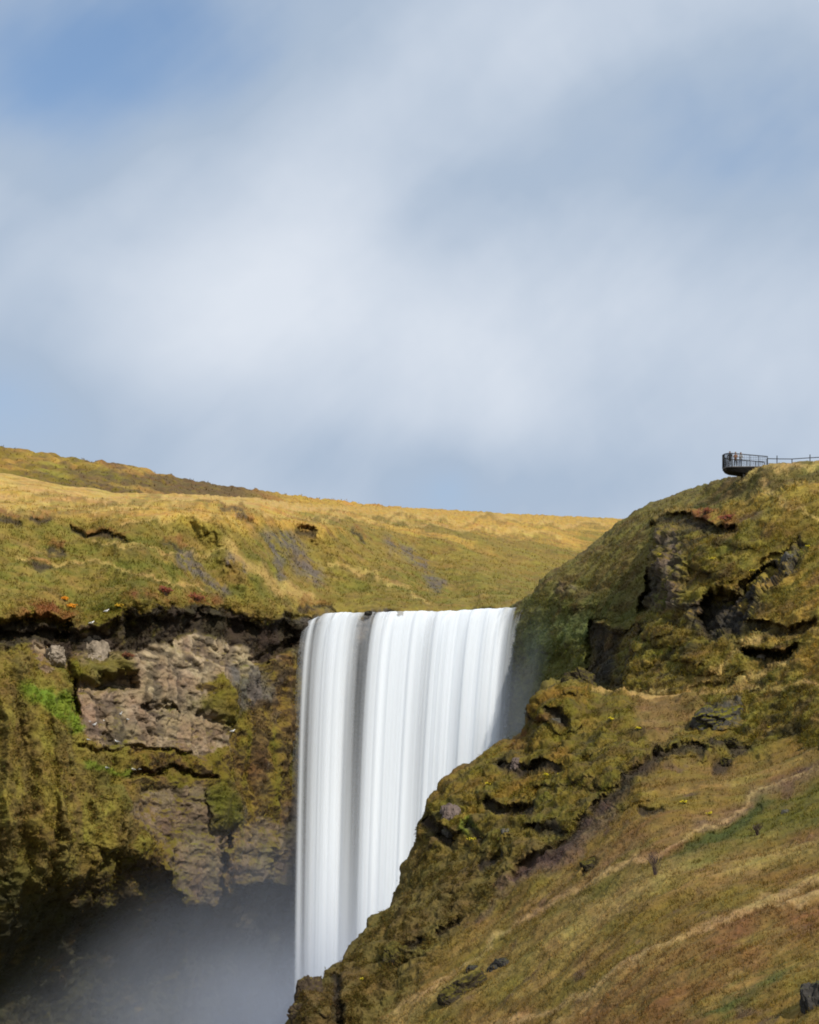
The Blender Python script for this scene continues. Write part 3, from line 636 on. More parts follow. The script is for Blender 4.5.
def cover_a(P, N, S):
    U, V = S.wu, S.wv
    up = N[..., 2]
    a = fbm(P, 9, 5, 241); b = fbm(P, 2.4, 5, 242); d = fbm(P, .9, 3, 244); g = fbm(P, 4.5, 4, 246)
    # bands run with the slope, from the lower left to the upper right
    e1 = np.array([.875, .10, .47]); Ps = P - .78 * (P @ e1)[..., None] * e1
    band = fbm(Ps, 3.6, 5, 245, .55)
    b = b * .45 + fbm(Ps, 1.6, 5, 251, .6) * .75; g = g * .4 + fbm(Ps, 3.0, 4, 252, .6) * .8
    col = np.broadcast_to(np.array((.150, .098, .022)), P.shape).copy()
    col = mix(col, OLIVE, sstep(-.2, .3, a + band * .5) * .7)
    col = mix(col, HEATH, sstep(-.05, .4, g - a * .3) * .55)
    col = mix(col, (.26, .17, .05), sstep(.05, .4, band - a * .3) * .65)
    col = mix(col, (.075, .062, .014), sstep(.1, .4, fbm(Ps, 1.4, 4, 253, .6) ) * .55)
    col = mix(col, PLUM, sstep(.2, .45, fbm(P, 3, 4, 249) - .05) * .5)
    cr = S.crag
    mossc = np.broadcast_to(np.array(MOSS), P.shape).copy()
    mossc = mix(mossc, OLIVE, sstep(-.1, .3, b))
    mossc = mix(mossc, (.06, .040, .020), poly(U, V, [(250, 1120), (290, 970), (345, 955), (352, 1000), (340, 1060), (300, 1120)], 12.) * .85)
    mossc = mix(mossc, GREEN, sstep(.0, .4, g + d * .2) * .7)
    mossc = mix(mossc, BROWN, sstep(-.1, .3, -b + d * .4) * .7)
    mossc = mix(mossc, (.045, .038, .014), sstep(.1, .4, fbm(P, 1.9, 4, 247, .6, (1.6, 1.4, .7))) * .75)
    mossc = mix(mossc, (.20, .10, .014), sstep(.1, .45, a + b * .5) * .45)
    lowcr = sstep(790, 900, V)
    mossc = mix(mossc, (.105, .075, .022), lowcr * .75)
    col = col * (1 - cr[..., None]) + mossc * cr[..., None]
    col = mix(col, SOIL_SHADE, cr * sstep(.1, .5, -up + .05 + d * .25) * .7)
    col = mix(col, RUST, np.maximum(blob(U, V, 522, 745, 16, 7, -20), blob(U, V, 545, 730, 10, 5)) * .35)
    col = mix(col, BRIGHT, np.maximum(blob(U, V, 470, 832, 10, 6), blob(U, V, 474, 822, 5, 4)) * .6)
    # heather slope in the middle
    col = mix(col, (.19, .105, .05), np.maximum(poly(U, V, [(640, 705), (700, 700), (705, 715), (660, 750), (640, 735)], 12.), poly(U, V, [(560, 870), (640, 830), (700, 820), (680, 838), (560, 900)], 14.)) * sstep(-.4, .1, b) * .6)
    # dark scar lines
    for pts, w, dd in HOLES:
        col = mix(col, SOIL_SHADE, stroke(U, V, [(x, y + .5) for x, y in pts], w * .85, min(w * .6, 3)) * .85)
    col = mix(col, PLUM, np.maximum.reduce([stroke(U, V, [(505, 890), (540, 872), (585, 838), (610, 812)], 6, 5), stroke(U, V, [(700, 828), (760, 800), (819, 770)], 6, 5)]) * .55)
    # green gully strip and trails
    col = mix(col, GREEN, np.maximum(poly(U, V, [(672, 862), (705, 838), (760, 806), (830, 780), (905, 760), (905, 800), (800, 830), (730, 850), (690, 872)], 8.), stroke(U, V, [(560, 910), (620, 885), (660, 862)], 9, 8) * .6) * sstep(-.5, .15, b + .1) * .75)
    col = mix(col, (.055, .078, .018), np.maximum(poly(U, V, [(690, 1024), (740, 985), (800, 948), (819, 938), (900, 900), (900, 925), (800, 966), (730, 1020)], 6.), 0) * sstep(-.2, .25, b) * .75)
    col = mix(col, (.045, .058, .012), poly(U, V, [(664, 860), (690, 843), (720, 825), (756, 804), (772, 806), (740, 828), (700, 850), (668, 868)], 5.) * .8)
    low = poly(U, V, [(560, 1024), (640, 965), (700, 935), (760, 905), (830, 885), (905, 870), (905, 930), (800, 950), (730, 985), (680, 1030), (560, 1140), (470, 1140)], 8.)
    col = mix(col, (.155, .080, .026), low * sstep(-.6, .15, b) * .8)
    col = mix(col, (.30, .19, .06), low * sstep(.1, .4, band + .2 * d) * .5)
    tr = np.maximum.reduce([stroke(U, V, [(380, 1024), (430, 985), (480, 952), (520, 920), (560, 900), (620, 870), (664, 850), (690, 836)], 2.4, 2.2), stroke(U, V, [(690, 836), (720, 818), (760, 796), (819, 772)], 1.5, 1.2) * .9, stroke(U, V, [(470, 1040), (540, 1012), (580, 998), (640, 960), (690, 935), (740, 912), (800, 890), (905, 860)], 3.4, 3),
                            stroke(U, V, [(740, 915), (819, 897), (905, 880)], 2, 1.6), stroke(U, V, [(640, 960), (560, 1024)], 3, 3) * .5])
    col = mix(col, (.40, .27, .115), tr * sstep(-.5, .1, b + .1) * .6)
    col = mix(col, (.30, .215, .075), np.maximum(stroke(U, V, [(400, 1024), (470, 985), (560, 930), (640, 890), (700, 870), (819, 840)], 16, 14), 0) * sstep(-.4, .3, band) * .5)
    col = mix(col, STRAW, np.maximum.reduce([stroke(U, V, [(590, 698), (640, 698), (700, 697)], 2.5, 2), stroke(U, V, [(780, 712), (819, 722)], 2, 1.6)]) * .6)
    rk = poly(U, V, [(700, 722), (716, 706), (740, 698), (764, 700), (772, 712), (752, 722), (734, 726), (722, 732), (704, 734)], 4.)
    col = mix(col, (.085, .078, .068), rk * sstep(-.35, .1, -up + .45) * .85)
    col = mix(col, DARK, stroke(U, V, [(750, 694), (780, 694), (819, 699)], 2.5, 2) * .7)
    return col, np.zeros(P.shape[:-1])


slope = A.finish('slope', Ya, sa, disp_a, cover_a, MAT_SLOPE, back=(8, 1.6, .3))
tag(slope, 'near mountainside of mossy crags and brown autumn grass crossed by pale trails', 'slope', kind='structure')

# ---- 5. the plain
gm, nt, N_, L_ = nodes_of('river_plain')
o_ = N_('ShaderNodeOutputMaterial'); b_ = N_('ShaderNodeBsdfPrincipled'); L_(b_.outputs[0], o_.inputs[0])
tc_ = N_('ShaderNodeTexCoord'); z_ = N_('ShaderNodeTexNoise'); z_.inputs['Scale'].default_value = .15; z_.inputs['Detail'].default_value = 8
L_(tc_.outputs['Object'], z_.inputs['Vector'])
r_ = N_('ShaderNodeValToRGB'); r_.color_ramp.elements[0].color = (.05, .06, .02, 1); r_.color_ramp.elements[1].color = (.16, .12, .05, 1)
r_.color_ramp.elements[0].position = .35; r_.color_ramp.elements[1].position = .65
L_(z_.outputs[0], r_.inputs[0]); L_(r_.outputs[0], b_.inputs['Base Color']); b_.inputs['Roughness'].default_value = .95
g = obj_from('ground', [(-6000, -3000, -1.7), (6000, -3000, -1.7), (6000, 9000, -1.7), (-6000, 9000, -1.7)], [(0, 1, 2, 3)], gm)
tag(g, 'flat river plain at the foot of the valley cliffs', 'ground', kind='structure')

# ------------------------------------------------------------------ the waterfall
ns, ntt = 420, 240
s_top = np.linspace(309, 524, ns)
tt = np.linspace(0, 1, ntt) ** 1.3
def water_layer(name, yoff, dens_fn, seed, parent=None):
    v0 = np.interp(s_top, [309, 318, 326, 345, 365, 400, 450, 480, 517, 521], [621, 616.5, 613.5, 612, 612.5, 611.3, 611, 609, 607.3, 609])
    v0 = v0 + fbm(np.stack([s_top * .12, s_top * 0, s_top * 0], -1), 1., 3, 6) * 1.5
    lipn = fbm(np.stack([s_top * .1, s_top * 0, s_top * 0 + seed], -1), 1.2, 3, 5)
    Y0 = 304.5 - yoff + lipn * .5 + np.interp(s_top, [309, 420, 521], [0, 1.5, 1.])
    X0 = (s_top - CX) * Y0 / F; Z0 = (HY - v0) * Y0 / F
    drop = tt[:, None] * (Z0[None] + 1.7)
    tau = np.sqrt(drop / 57.)
    # the sheet leaves the rim outwards and spreads; strands gather into folds
    SS = np.broadcast_to(s_top[None], drop.shape)
    q = np.stack([SS * .09 + seed * 9, drop * .02 + seed, np.zeros_like(drop)], -1)
    fold = fbm(q, 2.6, 2, seed + 300) * .7 * sstep(0, .3, tau) + fbm(q * np.array([2., 1, 1]), 1.6, 2, seed + 301) * .05 * sstep(0, .15, tau) * (1 - .6 * tau)
    early = (1 - np.exp(-2.8 * tau)) / (1 - math.exp(-2.8))
    wl = np.interp(s_top, [309, 330, 370, 420], [1, .9, .5, 0])[None]
    X = X0[None] + (tau * (1 - wl) + early * wl) * np.interp(s_top, [309, 345, 400, 521], [-2.15, -2.5, -3.0, -4.0])[None]
    Y = Y0[None] - 3.6 * tau - fold
    Z = Z0[None] - drop
    # river surface feeding the rim
    back = []
    for k, dd in ((4, 9.), (3, 4.), (2, 1.8), (1, .6)):
        back.append(np.stack([X0, Y0 + dd, Z0 + .12 * (1 - math.exp(-dd)) + .02 * dd], -1))
    P = np.concatenate([np.array(back), np.stack([X, Y, Z], -1)], 0)
    D2 = np.concatenate([np.repeat(dens_fn(SS[:1], tau[:1], seed), 4, 0), dens_fn(SS, tau, seed)], 0)
    nv, nu = P.shape[:2]
    idx = np.arange(nv * nu).reshape(nv, nu)
    quads = np.stack([idx[:-1, :-1], idx[1:, :-1], idx[1:, 1:], idx[:-1, 1:]], -1).reshape(-1, 4)
    o = big_mesh(name, P.reshape(-1, 3), quads, MAT_WATER, {'dens': np.clip(D2, 0, 1).reshape(-1)})
    if parent: o.parent = parent
    return o


def dens_main(S, tau, seed):
    d = np.interp(S[0] if S.shape[0] > 1 else S[0], [310, 314, 318, 323, 328, 333, 340, 352, 359, 364, 370, 377, 383, 396, 410, 420, 427, 433, 439, 447, 470, 500, 508, 514, 519, 523],
                  [0, .14, .60, .20, .40, .74, 1.0, .95, .55, .30, .22, .42, .95, 1.08, .98, 1.0, .80, .62, .95, 1.1, 1.0, 1.04, .94, .62, .15, 0])
    q = np.stack([S * .06, tau * .6 + seed * 3, np.zeros_like(S)], -1)
    st = fbm(q, 1., 2, 310 + seed, gain=.4)
    hole = sstep(.95, .5, d)[None]
    st2 = fbm(np.stack([S * .34, tau * .9 + seed, np.zeros_like(S)], -1), 1., 3, 330 + seed)
    out = d[None] + st2 * .06 * (1 - .7 * tau) - .07 + st * (.42 + .4 * hole) * (1 - .45 * tau)
    top = np.exp(-(tau / .07) ** 2) * .35 * (.4 + fbm(q * np.array([2.2, 1, 1]), 1., 3, 320))
    notch = sstep(.12, .45, fbm(np.stack([S * .16, np.zeros_like(S), np.zeros_like(S)], -1), 1., 3, 340)) * np.exp(-(tau / .16) ** 2)
    out = out - top * .6 - notch * .55 + sstep(.45, 1., tau) * .22 * (d[None] > .15)
    return out


MAT_WATER, nt, N, L = nodes_of('falling_water')
out = N('ShaderNodeOutputMaterial'); ms = N('ShaderNodeMixShader'); L(ms.outputs[0], out.inputs[0])
tr = N('ShaderNodeBsdfTransparent'); df = N('ShaderNodeBsdfDiffuse'); tl = N('ShaderNodeBsdfTranslucent'); m2 = N('ShaderNodeMixShader')
df.inputs[0].default_value = (.83, .88, .94, 1); tl.inputs[0].default_value = (.83, .88, .94, 1); m2.inputs[0].default_value = .15
L(df.outputs[0], m2.inputs[1]); L(tl.outputs[0], m2.inputs[2])
at = N('ShaderNodeAttribute'); at.attribute_name = 'dens'
L(at.outputs['Fac'], ms.inputs[0]); L(tr.outputs[0], ms.inputs[1]); L(m2.outputs[0], ms.inputs[2])

falls = empty('waterfall', (4., 304., -1.7))
tag(falls, 'tall silky white waterfall pouring over the cliff edge in the middle', 'waterfall', kind='structure')
def attach(o, p):
    o.parent = p; o.matrix_parent_inverse = Matrix.Translation(-Vector(p.location))
attach(water_layer('water_curtain', 0., dens_main, 1), falls)
attach(water_layer('water_veil', 1.3, lambda S, t, sd: dens_main(S, t, sd) * .55 - .08, 2), falls)

# ---- mist hanging over the plunge pool
mm, nt, N, L = nodes_of('spray_mist')
out = N('ShaderNodeOutputMaterial'); pv = N('ShaderNodeVolumePrincipled'); L(pv.outputs[0], out.inputs['Volume'])
pv.inputs['Color'].default_value = (.78, .85, 1, 1); pv.inputs['Anisotropy'].default_value = .2
tc = N('ShaderNodeTexCoord'); ln = N('ShaderNodeVectorMath'); ln.operation = 'LENGTH'; L(tc.outputs['Object'], ln.inputs[0])
mr = N('ShaderNodeMapRange'); mr.interpolation_type = 'SMOOTHSTEP'; mr.inputs[1].default_value = .05; mr.inputs[2].default_value = 1.; mr.inputs[3].default_value = .068; mr.inputs[4].default_value = 0.
L(ln.outputs['Value'], mr.inputs[0]); nz = N('ShaderNodeTexNoise'); nz.inputs['Scale'].default_value = 2.2; nz.inputs['Detail'].default_value = 2; L(tc.outputs['Object'], nz.inputs['Vector'])
nr = N('ShaderNodeMapRange'); nr.inputs[1].default_value = .3; nr.inputs[2].default_value = .7; nr.inputs[3].default_value = .35; nr.inputs[4].default_value = 1.65; L(nz.outputs[0], nr.inputs[0])
mu = N('ShaderNodeMath'); mu.operation = 'MULTIPLY'; L(mr.outputs[0], mu.inputs[0]); L(nr.outputs[0], mu.inputs[1]); L(mu.outputs[0], pv.inputs['Density'])
bm = bmesh.new(); bmesh.ops.create_icosphere(bm, subdivisions=4, radius=1.)
me = bpy.data.meshes.new('mist'); bm.to_mesh(me); bm.free(); me.materials.append(mm)
mist = bpy.data.objects.new('mist', me); COL.objects.link(mist)
mist.location = (-15, 289, -4.); mist.scale = (40, 26, 38)
tag(mist, 'pale spray mist hanging round the foot of the falls', 'mist', kind='stuff')

mist2 = bpy.data.objects.new('mist', me); COL.objects.link(mist2)
mist2.location = (12.5, 297, 38.); mist2.scale = (8, 3.6, 21)
tag(mist2, 'thin drifting spray between the right edge of the falls and the headland flank', 'mist', kind='stuff')
# ------------------------------------------------------------------ grass and cliff plants: nobody could count them
def veg_mat(name, transl=.3):
    m, nt, N, L = nodes_of(name)
    out = N('ShaderNodeOutputMaterial'); mx = N('ShaderNodeMixShader'); L(mx.outputs[0], out.inputs[0]); mx.inputs[0].default_value = transl
    d = N('ShaderNodeBsdfDiffuse'); t = N('ShaderNodeBsdfTranslucent'); at = N('ShaderNodeAttribute'); at.attribute_name = 'cover'
    tc = N('ShaderNodeTexCoord'); n = N('ShaderNodeTexNoise'); n.inputs['Scale'].default_value = 1.2; n.inputs['Detail'].default_value = 4
    L(tc.outputs['Object'], n.inputs['Vector'])
    r = N('ShaderNodeMapRange'); r.inputs[1].default_value = .3; r.inputs[2].default_value = .7; r.inputs[3].default_value = .75; r.inputs[4].default_value = 1.25
    L(n.outputs[0], r.inputs[0])
    s = N('ShaderNodeVectorMath'); s.operation = 'SCALE'; L(at.outputs['Color'], s.inputs[0]); L(r.outputs[0], s.inputs['Scale'])
    L(s.outputs[0], d.inputs[0]); L(s.outputs[0], t.inputs[0]); L(d.outputs[0], mx.inputs[1]); L(t.outputs[0], mx.inputs[2])
    return m


MAT_VEG = veg_mat('grass_blades'); MAT_LEAF = veg_mat('leaf_clumps', .35)


def sample_sheet(S, n, weight):
    w = np.clip(weight, 0, None).ravel(); cdf = np.cumsum(w); k = np.searchsorted(cdf, RNG.random(n) * cdf[-1])
    k = np.minimum(k, w.size - 1)
    i, j = np.unravel_index(k, weight.shape)
    i2 = np.clip(i + 1, 0, weight.shape[0] - 1); j2 = np.clip(j + 1, 0, weight.shape[1] - 1)
    a = RNG.random(n)[:, None]; b = RNG.random(n)[:, None]
    P = S.P[i, j] * (1 - a) * (1 - b) + S.P[i2, j] * a * (1 - b) + S.P[i, j2] * (1 - a) * b + S.P[i2, j2] * a * b
    return P, S.N[i, j], S.cover[i, j]


def jitter_col(c, lo=.65, hi=1.45, hue=.07):
    n = len(c)
    k = RNG.uniform(lo, hi, (n, 1)); h = 1 + RNG.normal(0, hue, (n, 3)) * np.array([1, .6, .6])
    return np.clip(c * k * h, .004, .7)


def tufts(S, n, weight, hmin, hmax, width, blades=3):
    P, N, c = sample_sheet(S, n, weight)
    c = jitter_col(c)
    vs, cs = [], []
    for b in range(blades):
        h = RNG.uniform(hmin, hmax, (n, 1))
        up = N * .45 + np.array([0, 0, 1.]) + RNG.normal(0, .38, (n, 3)); up /= np.linalg.norm(up, axis=1, keepdims=True)
        ang = RNG.random(n) * 6.283
        side = np.stack([np.cos(ang), np.sin(ang), np.zeros(n)], -1) * width
        base = P + RNG.normal(0, .10, (n, 3)) - N * .04
        tip = base + up * h
        vs.append(np.stack([base - side, base + side, tip], 1)); cs.append(np.stack([c * .9, c * .9, c * 1.1], 1))
    return np.concatenate(vs, 0), np.concatenate(cs, 0)


def leaves(S, n, weight, smin, smax, lift):
    P, N, c = sample_sheet(S, n, weight)
    c = jitter_col(c, .55, 1.6, .10)
    P = P + N * (RNG.random((n, 1)) ** 2 * lift) + RNG.normal(0, .05, (n, 3))
    a = RNG.normal(size=(n, 3)); a /= np.linalg.norm(a, axis=1, keepdims=True)
    b = np.cross(a, RNG.normal(size=(n, 3)) + N); b /= np.linalg.norm(b, axis=1, keepdims=True) + 1e-9
    s = RNG.uniform(smin, smax, (n, 1))
    t1 = np.stack([P - a * s, P + b * s * .6, P + a * s], 1)
    return t1, np.stack([c, c, c], 1)


def stuff_mesh(name, chunks, mat, label, cat):
    v = np.concatenate([c[0] for c in chunks], 0); c = np.concatenate([c[1] for c in chunks], 0)
    n = len(v)
    o = big_mesh(name, v.reshape(-1, 3), np.arange(n * 3).reshape(n, 3), mat, {'cover': c.reshape(-1, 3)}, smooth=False, tri=True)
    return tag(o, label, cat, kind='stuff')


cl_c = sstep(-2, 6, C.V - lipv)
cave_c = poly(C.wu, C.wv, CAVE_SHADE, 20.)
behind = ((C.u > 330) & (C.u < 560))[None] * sstep(600, 612, C.V)
wC = (1 - cl_c) * sstep(2, 18, C.V - C.top[None]) * np.clip(1.6 - C.P[..., 1] / 420., .1, 1) * (1 - behind) + .0
rockyB = B.rock; cragA = A.crag
stuff_mesh('grass', [tufts(C, 26000, wC * (.2 + .8 * sstep(-.2, .3, fbm(C.P, 2., 3, 401))), .14, .34, .05),
                     tufts(D, 4000, np.ones(D.U.shape), .2, .42, .08),
                     tufts(B, 26000, sstep(2, 8, B.V - B.top[None]) * (1 - rockyB) * (.15 + sstep(-.2, .3, fbm(B.P, 1.6, 3, 402))), .15, .42, .045),
                     tufts(A, 55000, (1 - .75 * cragA) * (.2 + sstep(-.2, .3, fbm(A.P, 1.6, 3, 403))) * sstep(1, 8, edge), .10, .30, .035)],
           MAT_VEG, 'dry autumn grass tufts covering the slopes and plateau', 'grass')
vegC = cl_c * (1 - .93 * np.clip(C.rock, 0, 1)) * (1 - cave_c * .75) * sstep(330, 300, C.U) * sstep(-.35, .3, fbm(C.P, 1.5, 4, 411)) + sstep(-24, -4, C.V - lipv) * (1 - cl_c) * .7 * sstep(310, 290, C.U)
vegB = (1 - rockyB * .8) * sstep(-.05, .35, fbm(B.P, 1.4, 4, 412)) * sstep(515, 545, B.V)
vegA = cragA * sstep(-.1, .35, fbm(A.P, 1.4, 4, 413)) * sstep(0, 4, edge)
stuff_mesh('undergrowth', [leaves(C, 90000, vegC, .06, .22, .5), leaves(B, 45000, vegB, .05, .17, .3), leaves(A, 80000, vegA, .04, .14, .25)],
           MAT_LEAF, 'moss and low leafy plants clinging to the crags and cliff', 'plants')


# ------------------------------------------------------------------ boulders
def stone_mat(name, col, moss, mossy):
    m, nt, N, L = nodes_of(name)
    out = N('ShaderNodeOutputMaterial'); b = N('ShaderNodeBsdfPrincipled'); L(b.outputs[0], out.inputs[0]); b.inputs['Roughness'].default_value = .95; b.inputs['Specular IOR Level'].default_value = .12
    tc = N('ShaderNodeTexCoord'); n = N('ShaderNodeTexNoise'); n.inputs['Scale'].default_value = 2.2; n.inputs['Detail'].default_value = 7; n.inputs['Roughness'].default_value = .65
    L(tc.outputs['Object'], n.inputs['Vector'])
    cr = N('ShaderNodeValToRGB'); cr.color_ramp.elements[0].position = .32; cr.color_ramp.elements[1].position = .7
    cr.color_ramp.elements[0].color = tuple(x * .5 for x in col) + (1,); cr.color_ramp.elements[1].color = tuple(min(x * 1.45, .7) for x in col) + (1,)
    L(n.outputs[0], cr.inputs[0])
    ge = N('ShaderNodeNewGeometry'); sx = N('ShaderNodeSeparateXYZ'); L(ge.outputs['Normal'], sx.inputs[0])
    ad = N('ShaderNodeMath'); ad.operation = 'ADD'; L(sx.outputs['Z'], ad.inputs[0]); L(n.outputs[0], ad.inputs[1])
    mr = N('ShaderNodeMapRange'); mr.inputs[1].default_value = 1.5 - mossy; mr.inputs[2].default_value = 1.75 - mossy; L(ad.outputs[0], mr.inputs[0])
    mx = N('ShaderNodeMix'); mx.data_type = 'RGBA'; L(mr.outputs[0], mx.inputs['Factor']); L(cr.outputs[0], mx.inputs['A']); mr2 = N('ShaderNodeValToRGB'); mr2.color_ramp.elements[0].color = tuple(x * .5 for x in moss) + (1,); mr2.color_ramp.elements[1].color = tuple(x * 1.5 for x in moss) + (1,)
    mr2.color_ramp.elements[0].position = .35; mr2.color_ramp.elements[1].position = .65
    n2 = N('ShaderNodeTexNoise'); n2.inputs['Scale'].default_value = 3.1; n2.inputs['Detail'].default_value = 5; L(tc.outputs['Object'], n2.inputs['Vector']); L(n2.outputs[0], mr2.inputs[0]); L(mr2.outputs[0], mx.inputs['B'])
    L(mx.outputs['Result'], b.inputs['Base Color'])
    bp = N('ShaderNodeBump'); bp.inputs['Strength'].default_value = .6; bp.inputs['Distance'].default_value = .15; L(n.outputs[0], bp.inputs['Height']); L(bp.outputs[0], b.inputs['Normal'])
    return m


ST_PINK = stone_mat('pinkish_stone', (.15, .115, .10), (.10, .09, .012), .1)
ST_GREY = stone_mat('grey_stone', (.105, .098, .088), (.11, .10, .012), .45)
ST_BROWN = stone_mat('brown_stone', (.058, .042, .028), (.085, .065, .015), .45)
ST_GREY2 = stone_mat('slate_stone', (.062, .058, .052), (.10, .088, .012), .75)
ST_DARK = stone_mat('dark_stone', (.05, .046, .042), (.06, .06, .012), .35)
ST_MOSS = stone_mat('mossy_stone', (.05, .04, .026), (.07, .058, .012), .9)
ST_PALE = stone_mat('pale_stone', (.25, .205, .155), (.11, .10, .015), .1)


def boulder(S, u, v, size, mat, label, seed, squash=(1, .8, .75), rot=0., sink=.25):
    bm = bmesh.new(); bmesh.ops.create_icosphere(bm, subdivisions=5, radius=1.)
    q = np.array([x.co[:] for x in bm.verts])
    f1, f2, cid = worley(q + seed * 3.1, .9, seed % 7)
    r = 1 + fbm(q, 1.1, 4, seed) * .5 + (cid - .5) * .34 + fbm(q, .45, 5, seed + 1, .65) * .34
    q = q * r[:, None]
    lim = .85 + .1 * ((seed * 37) % 5) / 5.
    for ax in range(3): q[:, ax] = np.where(np.abs(q[:, ax]) > lim, np.sign(q[:, ax]) * (lim + (np.abs(q[:, ax]) - lim) * .3), q[:, ax])
    q = q * np.array(squash) * size * .5
    for x, c in zip(bm.verts, q): x.co = c
    me = bpy.data.meshes.new('boulder'); bm.to_mesh(me); bm.free(); me.materials.append(mat)
    o = bpy.data.objects.new('boulder', me); COL.objects.link(o)
    P, N, c = S.at(u, v)
    o.location = P - N * size * .5 * sink; o.rotation_euler = (0, math.radians(rot), random.random() * 6)
    tag(o, label, 'boulder')


for a in ((A, 451, 814, 2.6, ST_PINK, 'bare pinkish grey boulder bulging from the mossy crag edge beside the falls', 1, (.8, .8, 1.05), 20),
          (A, 518, 770, 1.7, ST_PINK, 'squarish pinkish stone under a dark turf cap near the knoll', 2, (1.0, .8, 1.0), 0),
          (A, 452, 839, 1.4, ST_GREY, 'small grey boulder just below the bare pinkish boulder', 3),
          (A, 732, 714, 5.6, ST_GREY2, 'broad grey slab of rock with a mossy top on the bench below the ledges', 4, (1.25, .7, .55), -10, .42),
          (A, 708, 724, 2.8, ST_GREY2, 'wedge shaped grey rock leaning on the left end of the broad slab', 5, (.9, .7, .9), 30),
          (A, 502, 963, 1.9, ST_DARK, 'upper dark boulder of the close pair in the pale lower grass', 6),
          (A, 495, 969, 1.4, ST_DARK, 'lower dark boulder of the close pair in the pale lower grass', 7),
          (A, 474, 971, 1.2, ST_DARK, 'small dark boulder alone left of the close pair in the lower grass', 8),
          (A, 462, 992, 3.8, ST_MOSS, 'wide dark mossy boulder lowest in the pale grass near the crag foot', 9, (1.2, .8, .8), -25),
          (A, 449, 1001, 1.7, ST_DARK, 'small black stone at the lower end of the wide mossy boulder', 10),
          (A, 592, 864, 1.6, ST_MOSS, 'dark mossy boulder alone on the open brown slope above the withered shrub trail', 11, (1.2, .8, .8), -20),
          (A, 579, 684, 3., ST_MOSS, 'brown rock heap standing on the knoll against the misty flank', 12, (1.2, .8, .9), 15),
          (A, 559, 727, 1.1, ST_GREY, 'little grey stone inside the dark hollow of the knoll', 13),
          (A, 735, 748, 2.6, ST_MOSS, 'long mossy boulder just below the broad grey slab', 14, (1.3, .8, .55), 0),
          (A, 728, 767, 1.5, ST_MOSS, 'rounded mossy boulder lower down under the long mossy one', 15),
          (A, 399, 956, 2.6, ST_MOSS, 'dark mossy boulder on the steep crag above the pinnacle', 16, (1.2, .8, .8), -30, .5),
          (A, 818, 1008, 2.7, ST_DARK, 'dark cracked boulder cut by the bottom right corner', 17, (.9, .8, 1.4), 10),
          (A, 786, 815, .7, ST_GREY, 'tiny grey stone in the green strip beneath the upper trail', 18),
          (A, 508, 834, 1.2, ST_GREY, 'grey stone on the crag below the dark mossy hollow', 19),
          (B, 764, 660, 1.2, ST_PALE, 'pale stone sitting in the dark lower ledge of the headland', 20),
          (B, 756, 600, 1.4, ST_DARK, 'wet dark boulder in the headland gully', 21),
          (B, 741, 622, 1.3, ST_DARK, 'black boulder at the foot of the headland gully', 22),
          (B, 788, 562, 1.8, ST_GREY, 'grey rock at the top of the headland gully', 23, (1.2, .8, .8), -30),
          (A, 309, 991, 3.0, ST_BROWN, 'jagged dark brown rock pinnacle at the bottom end of the mossy crag beside the water', 31, (.75, .8, 1.25), 12, .2),
          (A, 300, 1014, 2.6, ST_BROWN, 'dark brown rock below the jagged pinnacle at the bottom edge', 32, (1, .8, .9), 0, .3),
          (C, 95, 645, 4.4, ST_PALE, 'large pale block under the turf lip at the left end of the tan rock', 24, (1.1, .8, .95), 0, .6),
          (C, 55, 658, 3.2, ST_PALE, 'pale tilted block left of the large one beneath the shaded turf lip', 25, (1.2, .7, .7), 25)):
    boulder(*a)


class Lip:
    def at(self, u, v):
        return Vector(W(u, v, 303.6)), Vector((0, 0, 1)), None


for a in ((368, 613., .9, 'black wet stone splitting the fall at the dark gap left of its middle', 41),):
    boulder(Lip(), a[0], a[1], a[2], ST_DARK, a[3], a[4], (1.6, 1., .55), 0, .1)


